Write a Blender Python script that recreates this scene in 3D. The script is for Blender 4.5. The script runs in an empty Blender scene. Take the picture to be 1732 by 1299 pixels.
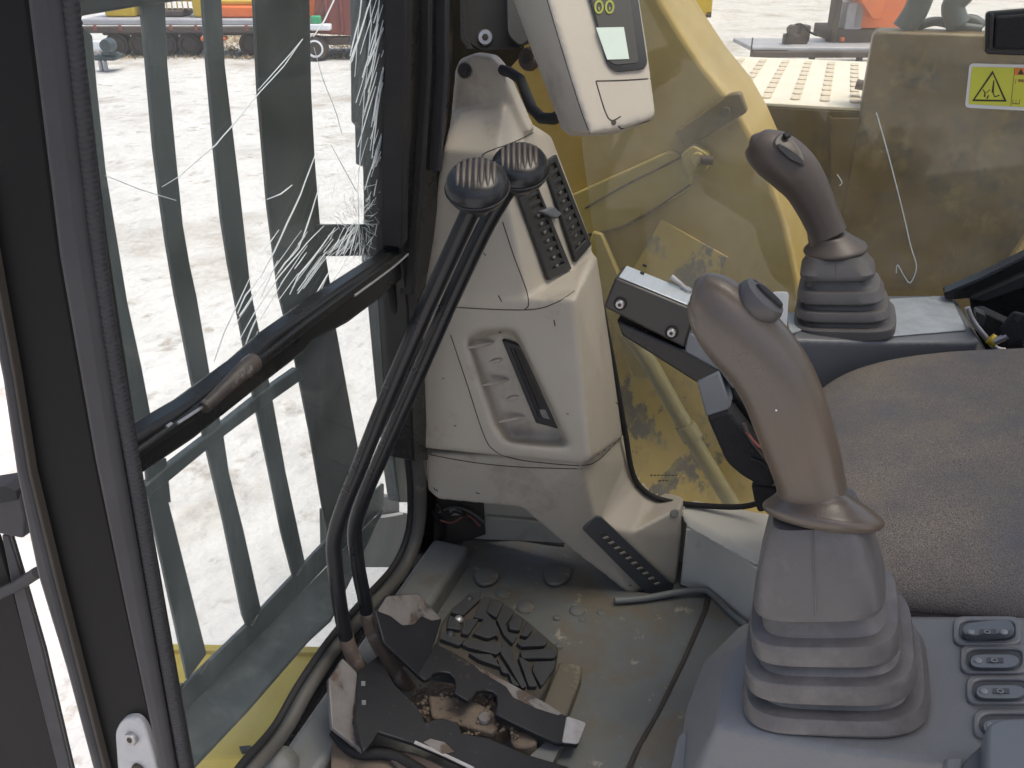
import bpy, bmesh, math, random
from mathutils import Vector, Matrix, noise
from mathutils.bvhtree import BVHTree
from mathutils.geometry import convex_hull_2d
R = math.radians
random.seed(7)
S = bpy.context.scene
C = S.collection

# ------------------------------------------------------------ camera
PITCH, YAW, F, CZ = R(27), R(19), 1500.0, 1.12
cam = bpy.data.cameras.new('camera'); camo = bpy.data.objects.new('camera', cam); C.objects.link(camo)
cam.sensor_width = 36; cam.lens = 36*F/1732; cam.clip_start = .02; cam.clip_end = 600
camo.location = (0, 0, CZ); camo.rotation_euler = (R(90)-PITCH, 0, YAW-R(90))
S.camera = camo
# ------------------------------------------------------------ sky, sun, exposure
w = bpy.data.worlds.new('World'); S.world = w; w.use_nodes = True
nt = w.node_tree; bg = nt.nodes['Background']
sky = nt.nodes.new('ShaderNodeTexSky'); sky.sky_type = 'NISHITA'; sky.sun_disc = False
SUN_EL, SUN_ROT = R(70), R(180)
sky.sun_elevation = SUN_EL; sky.sun_rotation = SUN_ROT; sky.air_density = 1.0; sky.dust_density = 6.0; sky.ozone_density = .6
nt.links.new(sky.outputs[0], bg.inputs[0]); bg.inputs[1].default_value = .15
sl = bpy.data.lights.new('sun', 'SUN'); sl.energy = 1.2; sl.angle = R(30); sl.color = (1, .97, .92)
so = bpy.data.objects.new('sun', sl); C.objects.link(so)
# sky sun_rotation turns clockwise from +Y; direction to the sun:
sd = Vector((math.sin(SUN_ROT)*math.cos(SUN_EL), math.cos(SUN_ROT)*math.cos(SUN_EL), math.sin(SUN_EL)))
so.rotation_euler = sd.to_track_quat('Z', 'Y').to_euler(); so.location = (0, 0, 10)
S.view_settings.view_transform = 'Standard'; S.view_settings.look = 'None'; S.view_settings.gamma = 1
S.view_settings.exposure = .74
S.cycles.max_bounces = 10; S.cycles.transparent_max_bounces = 16; S.cycles.caustics_reflective = False

# ------------------------------------------------------------ where a line of sight meets a real surface
O = Vector((0, 0, CZ)); cy, sy, cp, sp = math.cos(YAW), math.sin(YAW), math.cos(PITCH), math.sin(PITCH)
def ray(px, py):
    u = (px-866)/F; v = (649.5-py)/F; h = cp+v*sp
    return Vector((h*cy+u*sy, h*sy-u*cy, -sp+v*cp))
def atP(p, pl): d = ray(*p); n = pl[0]; return O+d*((pl[1]-n.dot(O))/n.dot(d))
def X(x): return (Vector((1, 0, 0)), x)
def Y(y): return (Vector((0, 1, 0)), y)
def Z(z): return (Vector((0, 0, 1)), z)
def D(d, p): return O+ray(*p)*d
def P3(a, b, c): n = (b-a).cross(c-a).normalized(); return (n, n.dot(a))
def on(pl, *pts): return [atP(p, pl) for p in pts]
def scale_at(p): # metres per photo pixel at a point
    return (p-O).dot(Vector((cp*cy, cp*sy, -sp)))/F
FRONT = (Vector((0, 1, .086)), .632)      # inner windscreen plane
GUARD = (Vector((0, 1, .086)), .775)      # guard bars in front of it
def front(off): return (FRONT[0], FRONT[1]+off)

# ------------------------------------------------------------ materials
def lk(t, a, b): t.links.new(a, b)
def pm(name, c1, c2=None, sc=12, rough=.5, metal=0, bump=0, bsc=200, c3=None, sc3=8, th3=.6, w3=.06, coat=0, spec=.5, stretch=None, fine=0, rv=.12, cc=None, bd=.002):
    m = bpy.data.materials.new(name); m.use_nodes = True; t = m.node_tree; b = t.nodes['Principled BSDF']
    b.inputs['Metallic'].default_value = metal; b.inputs['Specular IOR Level'].default_value = spec; b.inputs['Coat Weight'].default_value = coat
    co = t.nodes.new('ShaderNodeTexCoord').outputs['Object']
    if stretch:
        mp = t.nodes.new('ShaderNodeMapping'); mp.inputs['Scale'].default_value = stretch; lk(t, co, mp.inputs[0]); co = mp.outputs[0]
    n = t.nodes.new('ShaderNodeTexNoise'); n.inputs['Scale'].default_value = sc; n.inputs['Detail'].default_value = 8; n.inputs['Roughness'].default_value = .65
    lk(t, co, n.inputs['Vector'])
    mx = t.nodes.new('ShaderNodeMix'); mx.data_type = 'RGBA'
    mr = t.nodes.new('ShaderNodeMapRange'); mr.inputs[1].default_value = .3; mr.inputs[2].default_value = .7
    lk(t, n.outputs[0], mr.inputs[0]); lk(t, mr.outputs[0], mx.inputs[0])
    c2 = c2 or tuple(v*.82 for v in c1)
    mx.inputs[6].default_value = (*c1, 1); mx.inputs[7].default_value = (*c2, 1)
    col = mx.outputs[2]
    if fine:
        n4 = t.nodes.new('ShaderNodeTexNoise'); n4.inputs['Scale'].default_value = 900; n4.inputs['Detail'].default_value = 2; lk(t, co, n4.inputs['Vector'])
        r4 = t.nodes.new('ShaderNodeMapRange'); r4.inputs[1].default_value = .3; r4.inputs[2].default_value = .7; r4.inputs[3].default_value = 1-fine; r4.inputs[4].default_value = 1+fine
        lk(t, n4.outputs[0], r4.inputs[0])
        m4 = t.nodes.new('ShaderNodeMix'); m4.data_type = 'RGBA'; m4.blend_type = 'MULTIPLY'; m4.inputs[0].default_value = 1
        cb = t.nodes.new('ShaderNodeCombineColor')
        for i in range(3): lk(t, r4.outputs[0], cb.inputs[i])
        lk(t, col, m4.inputs[6]); lk(t, cb.outputs[0], m4.inputs[7]); col = m4.outputs[2]
    rr = t.nodes.new('ShaderNodeMapRange'); rr.inputs[3].default_value = max(0, rough-rv); rr.inputs[4].default_value = min(1, rough+rv)
    lk(t, n.outputs[0], rr.inputs[0]); ro = rr.outputs[0]
    for (k3, s3, t3, wd) in ([(c3, sc3, th3, w3)] if c3 else [])+([cc] if cc else []):
        n3 = t.nodes.new('ShaderNodeTexNoise'); n3.inputs['Scale'].default_value = s3; n3.inputs['Detail'].default_value = 10; n3.inputs['Roughness'].default_value = .7
        lk(t, co, n3.inputs['Vector'])
        m3 = t.nodes.new('ShaderNodeMapRange'); m3.inputs[1].default_value = t3-wd; m3.inputs[2].default_value = t3+wd; lk(t, n3.outputs[0], m3.inputs[0])
        x3 = t.nodes.new('ShaderNodeMix'); x3.data_type = 'RGBA'; lk(t, m3.outputs[0], x3.inputs[0]); lk(t, col, x3.inputs[6]); x3.inputs[7].default_value = (*k3, 1)
        col = x3.outputs[2]
    lk(t, col, b.inputs['Base Color']); lk(t, ro, b.inputs['Roughness'])
    if bump:
        nb = t.nodes.new('ShaderNodeTexNoise'); nb.inputs['Scale'].default_value = bsc; nb.inputs['Detail'].default_value = 4; lk(t, co, nb.inputs['Vector'])
        bp = t.nodes.new('ShaderNodeBump'); bp.inputs['Strength'].default_value = bump; bp.inputs['Distance'].default_value = bd
        lk(t, nb.outputs[0], bp.inputs['Height']); lk(t, bp.outputs[0], b.inputs['Normal'])
    return m
def glassmat(name, tint, dirt, dcol, gl=1.0):  # dirt: strength of a pale veil, for dust and for painted haze
    m = bpy.data.materials.new(name); m.use_nodes = True; t = m.node_tree; t.nodes.clear()
    o = t.nodes.new('ShaderNodeOutputMaterial'); tr = t.nodes.new('ShaderNodeBsdfTransparent'); tr.inputs[0].default_value = (*tint, 1)
    g = t.nodes.new('ShaderNodeBsdfGlossy'); g.inputs['Roughness'].default_value = .02
    f = t.nodes.new('ShaderNodeLayerWeight'); f.inputs[0].default_value = .5   # Schlick, the same from both faces of the thin pane
    pw = t.nodes.new('ShaderNodeMath'); pw.operation = 'POWER'; pw.inputs[1].default_value = 5; lk(t, f.outputs['Facing'], pw.inputs[0])
    mf = t.nodes.new('ShaderNodeMath'); mf.operation = 'MULTIPLY_ADD'; mf.inputs[1].default_value = .9*gl; mf.inputs[2].default_value = .035*gl; lk(t, pw.outputs[0], mf.inputs[0])
    a = t.nodes.new('ShaderNodeMixShader'); lk(t, mf.outputs[0], a.inputs[0]); lk(t, tr.outputs[0], a.inputs[1]); lk(t, g.outputs[0], a.inputs[2])
    df = t.nodes.new('ShaderNodeBsdfDiffuse'); df.inputs[0].default_value = (*dcol, 1)
    tl = t.nodes.new('ShaderNodeBsdfTranslucent'); tl.inputs[0].default_value = (*dcol, 1)
    dd = t.nodes.new('ShaderNodeMixShader'); lk(t, df.outputs[0], dd.inputs[1]); lk(t, tl.outputs[0], dd.inputs[2])
    n = t.nodes.new('ShaderNodeTexNoise'); n.inputs['Scale'].default_value = 9; n.inputs['Detail'].default_value = 8
    co = t.nodes.new('ShaderNodeTexCoord'); lk(t, co.outputs['Object'], n.inputs['Vector'])
    mr = t.nodes.new('ShaderNodeMapRange'); mr.inputs[1].default_value = .35; mr.inputs[2].default_value = .75; mr.inputs[3].default_value = dirt*.5; mr.inputs[4].default_value = dirt*1.6
    lk(t, n.outputs[0], mr.inputs[0])
    e = t.nodes.new('ShaderNodeMixShader'); lk(t, mr.outputs[0], e.inputs[0]); lk(t, a.outputs[0], e.inputs[1]); lk(t, dd.outputs[0], e.inputs[2])
    lk(t, e.outputs[0], o.inputs[0]); return m
M = {}
M['beige'] = pm('beige_plastic', (.415, .38, .325), (.375, .338, .288), 7, .45, bump=.06, bsc=900, c3=(.18, .15, .115), sc3=8, th3=.69, w3=.13, fine=.03, cc=((.18, .15, .118), 50, .73, .03))
M['beige2'] = pm('pale_grey_plastic', (.56, .54, .49), (.5, .48, .43), 6, .55, bump=.05, bsc=900, c3=(.25, .2, .14), sc3=10, th3=.72, w3=.1)
M['seam'] = pm('seam_dark', (.05, .042, .035), rough=.8)
M['black'] = pm('black_paint', (.010, .010, .011), (.016, .016, .016), 10, .28, spec=.35, c3=(.09, .075, .06), sc3=14, th3=.74, w3=.05)
M['pillar'] = pm('pillar_black', (.005, .005, .006), (.009, .009, .009), 6, .5, spec=.1, stretch=(1, 1, .15))
M['trim'] = pm('trim_grey', (.038, .038, .043), (.03, .03, .034), 8, .5, spec=.25, bump=.1, bsc=500)
M['rubber'] = pm('rubber', (.018, .018, .02), (.028, .027, .027), 15, .6, spec=.2, bump=.15, bsc=400)
M['rubber_grey'] = pm('rubber_dusty', (.06, .058, .055), (.1, .095, .088), 14, .6, bump=.2, bsc=300, c3=(.2, .18, .15), sc3=30, th3=.68)
M['vent'] = pm('vent_black', (.02, .021, .023), (.03, .03, .032), 20, .5)
M['louvre'] = pm('louvre_grey', (.26, .25, .24), (.17, .16, .15), 40, .6)
M['console'] = pm('console_grey', (.142, .146, .153), (.128, .131, .137), 6, .42, bump=.08, bsc=1200, fine=.05)
M['console_worn'] = pm('console_worn_silver', (.40, .43, .44), (.26, .28, .29), 26, .45, c3=(.2, .2, .21), sc3=18, th3=.66)
M['switch'] = pm('switch_grey', (.12, .134, .146), (.10, .112, .122), 20, .4)
M['switch_dark'] = pm('switch_well', (.055, .058, .066), rough=.55)
M['icon'] = pm('icon_pale', (.2, .21, .22), rough=.35)
M['grip'] = pm('grip_brown', (.094, .075, .060), (.07, .058, .048), 13, .30, bump=.08, bsc=700, c3=(.115, .078, .053), sc3=7, th3=.58, w3=.14, coat=.06)
M['grip_far'] = pm('grip_brown_dark', (.085, .066, .057), (.07, .056, .05), 9, .42, bump=.05, bsc=900)
M['grip_panel'] = pm('grip_panel', (.07, .062, .06), (.055, .05, .05), 30, .45)
M['boot'] = pm('boot_rubber', (.096, .089, .088), (.075, .07, .07), 9, .42, bump=.12, bsc=500, c3=(.14, .13, .127), sc3=11, th3=.6, w3=.1)
M['boot_far'] = pm('boot_rubber_dusty', (.085, .08, .08), (.115, .105, .1), 9, .55, bump=.12, bsc=500)
M['mat'] = pm('floor_mat', (.112, .121, .120), (.15, .156, .152), 6, .6, spec=.3, bump=.35, bsc=110, c3=(.14, .122, .095), sc3=7, th3=.54, w3=.07, cc=((.30, .28, .23), 17, .635, .035))
M['mat_dirty'] = pm('floor_mat_dirt', (.13, .12, .10), (.12, .095, .06), 12, .6, bump=.3, bsc=160, c3=(.24, .22, .16), sc3=26, th3=.62, w3=.06)
M['ledge'] = pm('ledge_grey', (.17, .178, .178), (.125, .13, .13), 9, .55, bump=.15, bsc=200, c3=(.12, .1, .08), sc3=12, th3=.62, w3=.08)
M['lever'] = pm('lever_black', (.010, .011, .014), (.015, .016, .018), 14, .3, spec=.4)
M['lever_rust'] = pm('lever_worn', (.11, .085, .072), (.16, .12, .095), 25, .5, bump=.2, bsc=150, c3=(.25, .23, .22), sc3=30, th3=.6)
M['worn_tip'] = pm('worn_bar', (.028, .024, .022), (.06, .046, .038), 40, .45, bump=.3, bsc=200, c3=(.2, .19, .18), sc3=60, th3=.62, w3=.05)
M['knob'] = pm('knob_black', (.012, .013, .016), (.018, .019, .022), 20, .3, spec=.4)
M['knob_rib'] = pm('knob_ribs', (.085, .068, .058), (.06, .05, .044), 60, .5)
M['pedal'] = pm('pedal_black', (.011, .012, .015), (.017, .017, .02), 16, .36, spec=.3, bump=.1, bsc=120, c3=(.12, .085, .072), sc3=13, th3=.66, w3=.04, cc=((.3, .29, .29), 34, .70, .03))
M['pedal_bare'] = pm('pedal_bare_steel', (.21, .20, .198), (.135, .12, .112), 28, .45, metal=.2, spec=.4, bump=.2, bsc=150, c3=(.02, .018, .018), sc3=16, th3=.56, w3=.04, cc=((.12, .08, .062), 20, .58, .06))
M['steel'] = pm('bare_steel', (.45, .45, .46), (.32, .3, .3), 40, .35, metal=.7)
M['tread'] = pm('tread_rubber', (.02, .021, .024), (.032, .033, .036), 20, .55, bump=.2, bsc=250, c3=(.12, .1, .075), sc3=24, th3=.72, w3=.05)
M['treadbase'] = pm('tread_base', (.022, .020, .018), (.075, .063, .046), 24, .7, bump=.2, bsc=250)
M['dirt'] = pm('rusty_dirt', (.10, .075, .058), (.17, .135, .105), 25, .8, bump=.5, bsc=90, c3=(.25, .2, .16), sc3=40, th3=.66)
M['fabric'] = pm('seat_fabric', (.188, .162, .136), (.148, .132, .12), 6, .9, bump=.7, bsc=600, c3=(.112, .11, .12), sc3=5, th3=.54, w3=.12, spec=.1, fine=.55, cc=((.195, .158, .125), 8, .62, .1))
M['vinyl'] = pm('seat_side', (.015, .015, .017), (.022, .022, .025), 20, .7, spec=.25, bump=.8, bsc=350)
M['guard'] = pm('guard_paint', (.070, .081, .079), (.050, .058, .058), 9, .42, c3=(.125, .142, .138), sc3=16, th3=.60, w3=.1, stretch=(1, 1, .18), cc=((.16, .17, .165), 60, .72, .04))
M['guard_dark'] = pm('guard_paint_dark', (.040, .045, .041), (.030, .034, .033), 8, .45, c3=(.07, .075, .072), sc3=14, th3=.66, stretch=(1, 1, .3), cc=((.12, .125, .12), 70, .72, .04))
M['crack'] = pm('crack_white', (.75, .8, .82), rough=.3)
M['yellow'] = pm('boom_yellow', (.38, .265, .062), (.28, .19, .04), 3.5, .36, bump=.1, bsc=40, c3=(.085, .075, .045), sc3=10, th3=.68, w3=.05, cc=((.46, .36, .15), 3, .56, .2))
M['yellow_pale'] = pm('boom_yellow_pale', (.40, .32, .11), (.34, .26, .07), 3, .35, c3=(.15, .13, .07), sc3=9, th3=.74, w3=.06)
M['yellow_worn'] = pm('boom_yellow_worn', (.56, .41, .10), (.47, .35, .11), 4, .5, c3=(.15, .14, .12), sc3=9, th3=.545, w3=.02, stretch=(1, 1, .7), cc=((.3, .25, .12), 26, .6, .08))
M['ochre'] = pm('ochre_panel', (.118, .075, .013), (.078, .051, .012), 5, .42, bump=.15, bsc=60, c3=(.038, .032, .021), sc3=12, th3=.58, w3=.08, cc=((.18, .135, .05), 9, .62, .08))
M['yellow_step'] = pm('step_yellow', (.55, .42, .055), (.46, .34, .045), 4, .5, c3=(.15, .13, .06), sc3=16, th3=.70)
M['deckglare'] = pm('deck_glare', (.72, .68, .58), (.66, .6, .48), 5, .5)  # sky glare on the deck is put into this pale colour
M['deckslot'] = pm('deck_slot', (.58, .52, .42), (.52, .45, .34), 20, .7)  # slots lightened to go with the glare painted into the deck
M['tube'] = pm('tube_olive', (.22, .2, .1), (.17, .15, .08), 10, .4)
M['switchbox'] = pm('switchbox_brown', (.03, .026, .025), (.04, .035, .033), 20, .45)
M['silver'] = pm('brushed_silver', (.5, .53, .55), (.42, .45, .47), 20, .38, metal=.5, stretch=(1, 8, 8))
M['plate'] = pm('painted_grey_steel', (.16, .17, .185), (.13, .14, .15), 12, .45)
M['white'] = pm('white_plastic', (.42, .43, .44), (.36, .36, .36), 20, .4, c3=(.15, .13, .12), sc3=30, th3=.7)
M['paper'] = pm('paper', (.75, .74, .72), (.7, .69, .67), 20, .8)
M['screen'] = pm('screen_black', (.02, .022, .026), (.025, .027, .03), 10, .15, rv=.03)
M['lcd'] = pm('lcd_glass', (.46, .54, .49), (.5, .57, .52), 30, .2)
M['sticker_y'] = pm('sticker_yellow', (.62, .62, .05), (.58, .58, .05), 20, .4)
M['sticker_o'] = pm('sticker_orange', (.75, .2, .03), (.7, .18, .03), 20, .4)
M['ink'] = pm('sticker_ink', (.03, .03, .01), rough=.5)
M['ink_o'] = pm('sticker_ink_brown', (.3, .17, .03), rough=.5)
M['iconyel'] = pm('gauge_yellow', (.30, .33, .03), (.2, .23, .025), 60, .4)
M['sand'] = pm('pale_sand', (.60, .59, .57), (.50, .485, .455), 1.3, .9, bump=1, bsc=7, bd=.05, c3=(.30, .262, .21), sc3=.45, th3=.61, w3=.09, cc=((.34, .31, .265), 3.1, .61, .05))
M['orange'] = pm('orange_paint', (.75, .16, .03), (.6, .14, .04), 3, .4)
M['far_yellow'] = pm('far_yellow', (.55, .38, .03), (.4, .28, .03), 3, .5)
M['far_red'] = pm('far_red', (.25, .075, .06), (.18, .06, .05), 2, .6)
M['far_dark'] = pm('far_dark', (.055, .045, .045), (.09, .06, .05), 3, .7)
M['far_grey'] = pm('far_grey', (.4, .4, .43), (.3, .3, .32), 2, .5)
M['far_blue'] = pm('far_blue', (.03, .042, .05), (.06, .08, .085), 6, .5)
M['far_white'] = pm('far_white', (.8, .82, .85), rough=.4)
M['far_green'] = pm('far_green', (.05, .35, .16), rough=.5)
M['drygrass'] = pm('dry_grass', (.45, .36, .24), (.36, .28, .18), 3, .95)
M['roof'] = pm('cab_lining', (.35, .34, .32), rough=.8)
GLASS_F = glassmat('windscreen_glass', (.945, .965, .96), .045, (.75, .8, .8), .7)
GLASS_S = glassmat('side_glass', (.92, .93, .90), .085, (.72, .69, .58), .6)  # dust veil also carries the washed-out window reflections as painted haze

# ------------------------------------------------------------ building helpers
WLOC = {}
def wloc(p): return WLOC.get(p.name, Vector((0, 0, 0))) if p else Vector((0, 0, 0))
def link(name, me, mat, parent):
    c = Vector((0, 0, 0))
    if len(me.vertices):
        lo = Vector([min(v.co[i] for v in me.vertices) for i in range(3)]); hi = Vector([max(v.co[i] for v in me.vertices) for i in range(3)])
        c = (lo+hi)/2
        me.transform(Matrix.Translation(-c))
    o = bpy.data.objects.new(name, me); C.objects.link(o)
    if mat: me.materials.clear(); me.materials.append(M[mat] if isinstance(mat, str) else mat)
    o.parent = parent; o.location = c-wloc(parent); WLOC[o.name] = c
    return o
def fin(bm, name, mat, parent=None, ang=35, bevel=0, seg=2, sub=0):
    bmesh.ops.recalc_face_normals(bm, faces=bm.faces)
    for f in bm.faces: f.smooth = True
    me = bpy.data.meshes.new(name); bm.to_mesh(me); bm.free()
    me.set_sharp_from_angle(angle=R(ang))
    o = link(name, me, mat, parent)
    if bevel:
        b = o.modifiers.new('bevel', 'BEVEL'); b.width = bevel; b.segments = seg; b.limit_method = 'ANGLE'; b.angle_limit = R(40); b.harden_normals = False
    if sub:
        s = o.modifiers.new('sub', 'SUBSURF'); s.levels = sub; s.render_levels = sub
    return o
def thing(name, label, cat, loc=(0, 0, 0), group=None):
    o = bpy.data.objects.new(name, None); C.objects.link(o); o.location = loc; o.empty_display_size = .05
    WLOC[o.name] = Vector(loc); return tag(o, label, cat, group)
def tag(o, label=None, cat=None, group=None, kind=None):
    for k, v in (('label', label), ('category', cat), ('group', group), ('kind', kind)):
        if v: o[k] = v
    return o
def add_slab(bm, pts, ext):
    pts = [p for p in pts if p is not None]
    a = [bm.verts.new(p) for p in pts]; b = [bm.verts.new(Vector(p)+ext) for p in pts]
    bm.faces.new(a); bm.faces.new(list(reversed(b)))
    n = len(a)
    for i in range(n): bm.faces.new((a[i], b[i], b[(i+1) % n], a[(i+1) % n]))
def slab(name, pts, ext, mat, parent=None, bevel=.002, seg=2):
    bm = bmesh.new(); add_slab(bm, pts, Vector(ext)); return fin(bm, name, mat, parent, 35, bevel, seg)
def fil(pts, r, n=5):
    out = []; m = len(pts)
    for i in range(m):
        a, b, c = Vector(pts[i-1]), Vector(pts[i]), Vector(pts[(i+1) % m])
        rr = r[i] if isinstance(r, (list, tuple)) else r
        d1 = min(rr, (a-b).length*.48); d2 = min(rr, (c-b).length*.48)
        p, q = b+(a-b).normalized()*d1, b+(c-b).normalized()*d2
        for k in range(n+1):
            t = k/n; out.append(p*(1-t)**2+b*2*t*(1-t)+q*t*t)
    return out
def smooth(pts, n=6):
    out = []; m = len(pts)
    for i in range(m-1):
        p0, p1, p2, p3 = pts[max(0, i-1)], pts[i], pts[i+1], pts[min(m-1, i+2)]
        for k in range(n):
            t = k/n
            out.append(tuple(.5*((2*b)+(-a+c)*t+(2*a-5*b+4*c-d)*t*t+(-a+3*b-3*c+d)*t**3) for a, b, c, d in zip(p0, p1, p2, p3)))
    out.append(tuple(pts[-1])); return out
def add_tube(bm, path, r, seg=10, squash=None, cap=True):
    path = [Vector(p) for p in path]; n = len(path); rad = r if isinstance(r, (list, tuple)) else [r]*n
    t0 = (path[1]-path[0]).normalized(); ref = Vector((0, 0, 1)) if abs(t0.z) < .9 else Vector((1, 0, 0))
    u = t0.cross(ref).normalized(); rings = []
    for i in range(n):
        t = (path[min(i+1, n-1)]-path[max(i-1, 0)]).normalized()
        u = (u-t*u.dot(t)).normalized(); v = t.cross(u)
        ring = []
        for k in range(seg):
            a = 2*math.pi*k/seg
            ring.append(bm.verts.new(path[i]+(u*math.cos(a)*(squash or 1)+v*math.sin(a))*rad[i]))
        rings.append(ring)
    for i in range(n-1):
        for k in range(seg):
            bm.faces.new((rings[i][k], rings[i][(k+1) % seg], rings[i+1][(k+1) % seg], rings[i+1][k]))
    if cap: bm.faces.new(rings[0]); bm.faces.new(list(reversed(rings[-1])))
def tube(name, path, r, mat, parent=None, seg=10, squash=None):
    bm = bmesh.new(); add_tube(bm, path, r, seg, squash); return fin(bm, name, mat, parent, 50)
def loft(name, rings, mat, parent=None, ang=40, cap=True, sub=0):
    bm = bmesh.new(); rr = [[bm.verts.new(p) for p in ring] for ring in rings]; n = len(rr[0])
    for i in range(len(rr)-1):
        for k in range(n): bm.faces.new((rr[i][k], rr[i][(k+1) % n], rr[i+1][(k+1) % n], rr[i+1][k]))
    if cap: bm.faces.new(rr[0]); bm.faces.new(list(reversed(rr[-1])))
    return fin(bm, name, mat, parent, ang, sub=sub)
def box(name, lo, hi, mat, parent=None, bevel=.003, seg=2):
    return slab(name, [(lo[0], lo[1], lo[2]), (hi[0], lo[1], lo[2]), (hi[0], hi[1], lo[2]), (lo[0], hi[1], lo[2])], (0, 0, hi[2]-lo[2]), mat, parent, bevel, seg)
def ringslab(name, outer, inner, ext, mat, parent=None, bevel=.001):
    bm = bmesh.new(); ext = Vector(ext); n = len(outer)
    L = [[bm.verts.new(Vector(p)+e) for p in ps] for ps in (outer, inner) for e in (Vector((0, 0, 0)), ext)]
    for i in range(n):
        j = (i+1) % n
        for a, b in ((0, 1), (1, 3), (3, 2), (2, 0)): bm.faces.new((L[a][i], L[a][j], L[b][j], L[b][i]))
    return fin(bm, name, mat, parent, 35, bevel)
def hullbm(pts):
    bm = bmesh.new()
    for p in pts: bm.verts.new(p)
    r = bmesh.ops.convex_hull(bm, input=bm.verts)
    bmesh.ops.delete(bm, geom=[e for e in set(r['geom_interior']+r['geom_unused']) if isinstance(e, bmesh.types.BMVert) and e.is_valid], context='VERTS')
    bmesh.ops.recalc_face_normals(bm, faces=bm.faces)
    return bm
def tmp(bm):
    me = bpy.data.meshes.new('tmp'); bm.to_mesh(me); bm.free(); o = bpy.data.objects.new('tmp', me); C.objects.link(o); return o
def evalmesh(o):
    bpy.context.view_layer.update(); dg = bpy.context.evaluated_depsgraph_get()
    me = bpy.data.meshes.new_from_object(o.evaluated_get(dg)); return me
def blob(name, hulls, mat, parent=None, voxel=.004, it=6, cuts=None, ang=60):
    """moulded shell: the union of convex pieces, voxel-remeshed and smoothed so every edge is rounded"""
    bm = bmesh.new()
    for i, h in enumerate(hulls):
        hb = hullbm(h)
        if cuts and i in cuts:
            a = tmp(hb)
            for c in cuts[i]:
                b = tmp(hullbm(c)); m = a.modifiers.new('b', 'BOOLEAN'); m.object = b; m.operation = 'DIFFERENCE'; m.solver = 'EXACT'
            me = evalmesh(a); bm.from_mesh(me); bpy.data.meshes.remove(me)
            for m in list(a.modifiers):
                b = m.object; a.modifiers.remove(m); bpy.data.objects.remove(b)
            bpy.data.objects.remove(a)
        else:
            me = bpy.data.meshes.new('t'); hb.to_mesh(me); hb.free(); bm.from_mesh(me); bpy.data.meshes.remove(me)
    o = tmp(bm); r = o.modifiers.new('r', 'REMESH'); r.mode = 'VOXEL'; r.voxel_size = voxel
    s = o.modifiers.new('s', 'SMOOTH'); s.factor = .5; s.iterations = it
    me = evalmesh(o); bpy.data.objects.remove(o)
    for p in me.polygons: p.use_smooth = True
    me.name = name
    bv = BVHTree.FromPolygons([v.co.copy() for v in me.vertices], [list(p.vertices) for p in me.polygons])
    ob = link(name, me, mat, parent); return ob, bv
def snap(bv, p, off=0, default=None):
    d = ray(*p).normalized(); h = bv.ray_cast(O, d)
    if h[0] is None: return default
    n = h[1] if h[1].dot(d) < 0 else -h[1]
    return h[0]+n*off
def seam(name, bv, pts, r, mat, parent, n=6):
    q = [snap(bv, p) for p in smooth(pts, n)]; q = [p for p in q if p is not None]
    return tube(name, q, r, mat, parent, 6)
def disc(name, c, axis, r, h, mat, parent=None, seg=20, dome=0, bevel=0):
    axis = Vector(axis).normalized(); q = axis.to_track_quat('Z', 'Y'); rings = []
    prof = [(r, 0), (r, h*.6), (r*.86, h)] if not dome else [(r*math.cos(a), h*math.sin(a)) for a in [k*math.pi/2/6 for k in range(6)]]+[(r*.02, h)]
    for rr, z in prof: rings.append([Vector(c)+q @ Vector((rr*math.cos(2*math.pi*k/seg), rr*math.sin(2*math.pi*k/seg), z)) for k in range(seg)])
    return loft(name, rings, mat, parent, 40)
def bolt(name, c, axis, r, mat, parent, socket=True):
    axis = Vector(axis).normalized()
    o = disc(name, c, axis, r, r*.7, mat, parent, 16)
    if socket: disc('socket', Vector(c)+axis*r*.72, axis, r*.45, r*.06, 'seam', parent if parent.parent else o, 6)
    return o
V = Vector
UP = V((0, 0, 1))
exec_order = []

# ============================================================ SETTING: ground
GZ = -1.25
def ground():
    bm = bmesh.new(); n = 150; vs = {}
    # one sheet, fine near the machine, stretching to the horizon
    def ax(i): t = (i/n)*2-1; return math.copysign(abs(t)**3*260+abs(t)*14, t)
    for i in range(n+1):
        for j in range(n+1):
            x, y = ax(i)+8, ax(j)+4
            z = GZ+.05*noise.noise(V((x*.5, y*.5, 0)))+.035*noise.noise(V((x*1.7, y*1.7, 3)))
            vs[i, j] = bm.verts.new((x, y, z))
    for i in range(n):
        for j in range(n): bm.faces.new((vs[i, j], vs[i+1, j], vs[i+1, j+1], vs[i, j+1]))
    return tag(fin(bm, 'ground', 'sand', None, 180), kind='structure')
ground()
def grd(px, py): return atP((px, py), Z(GZ))
def far(px, py, d): # a point at a given distance from the camera foot, along the ground
    r = ray(px, py); return O+r*(d/math.hypot(r.x, r.y))

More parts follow.
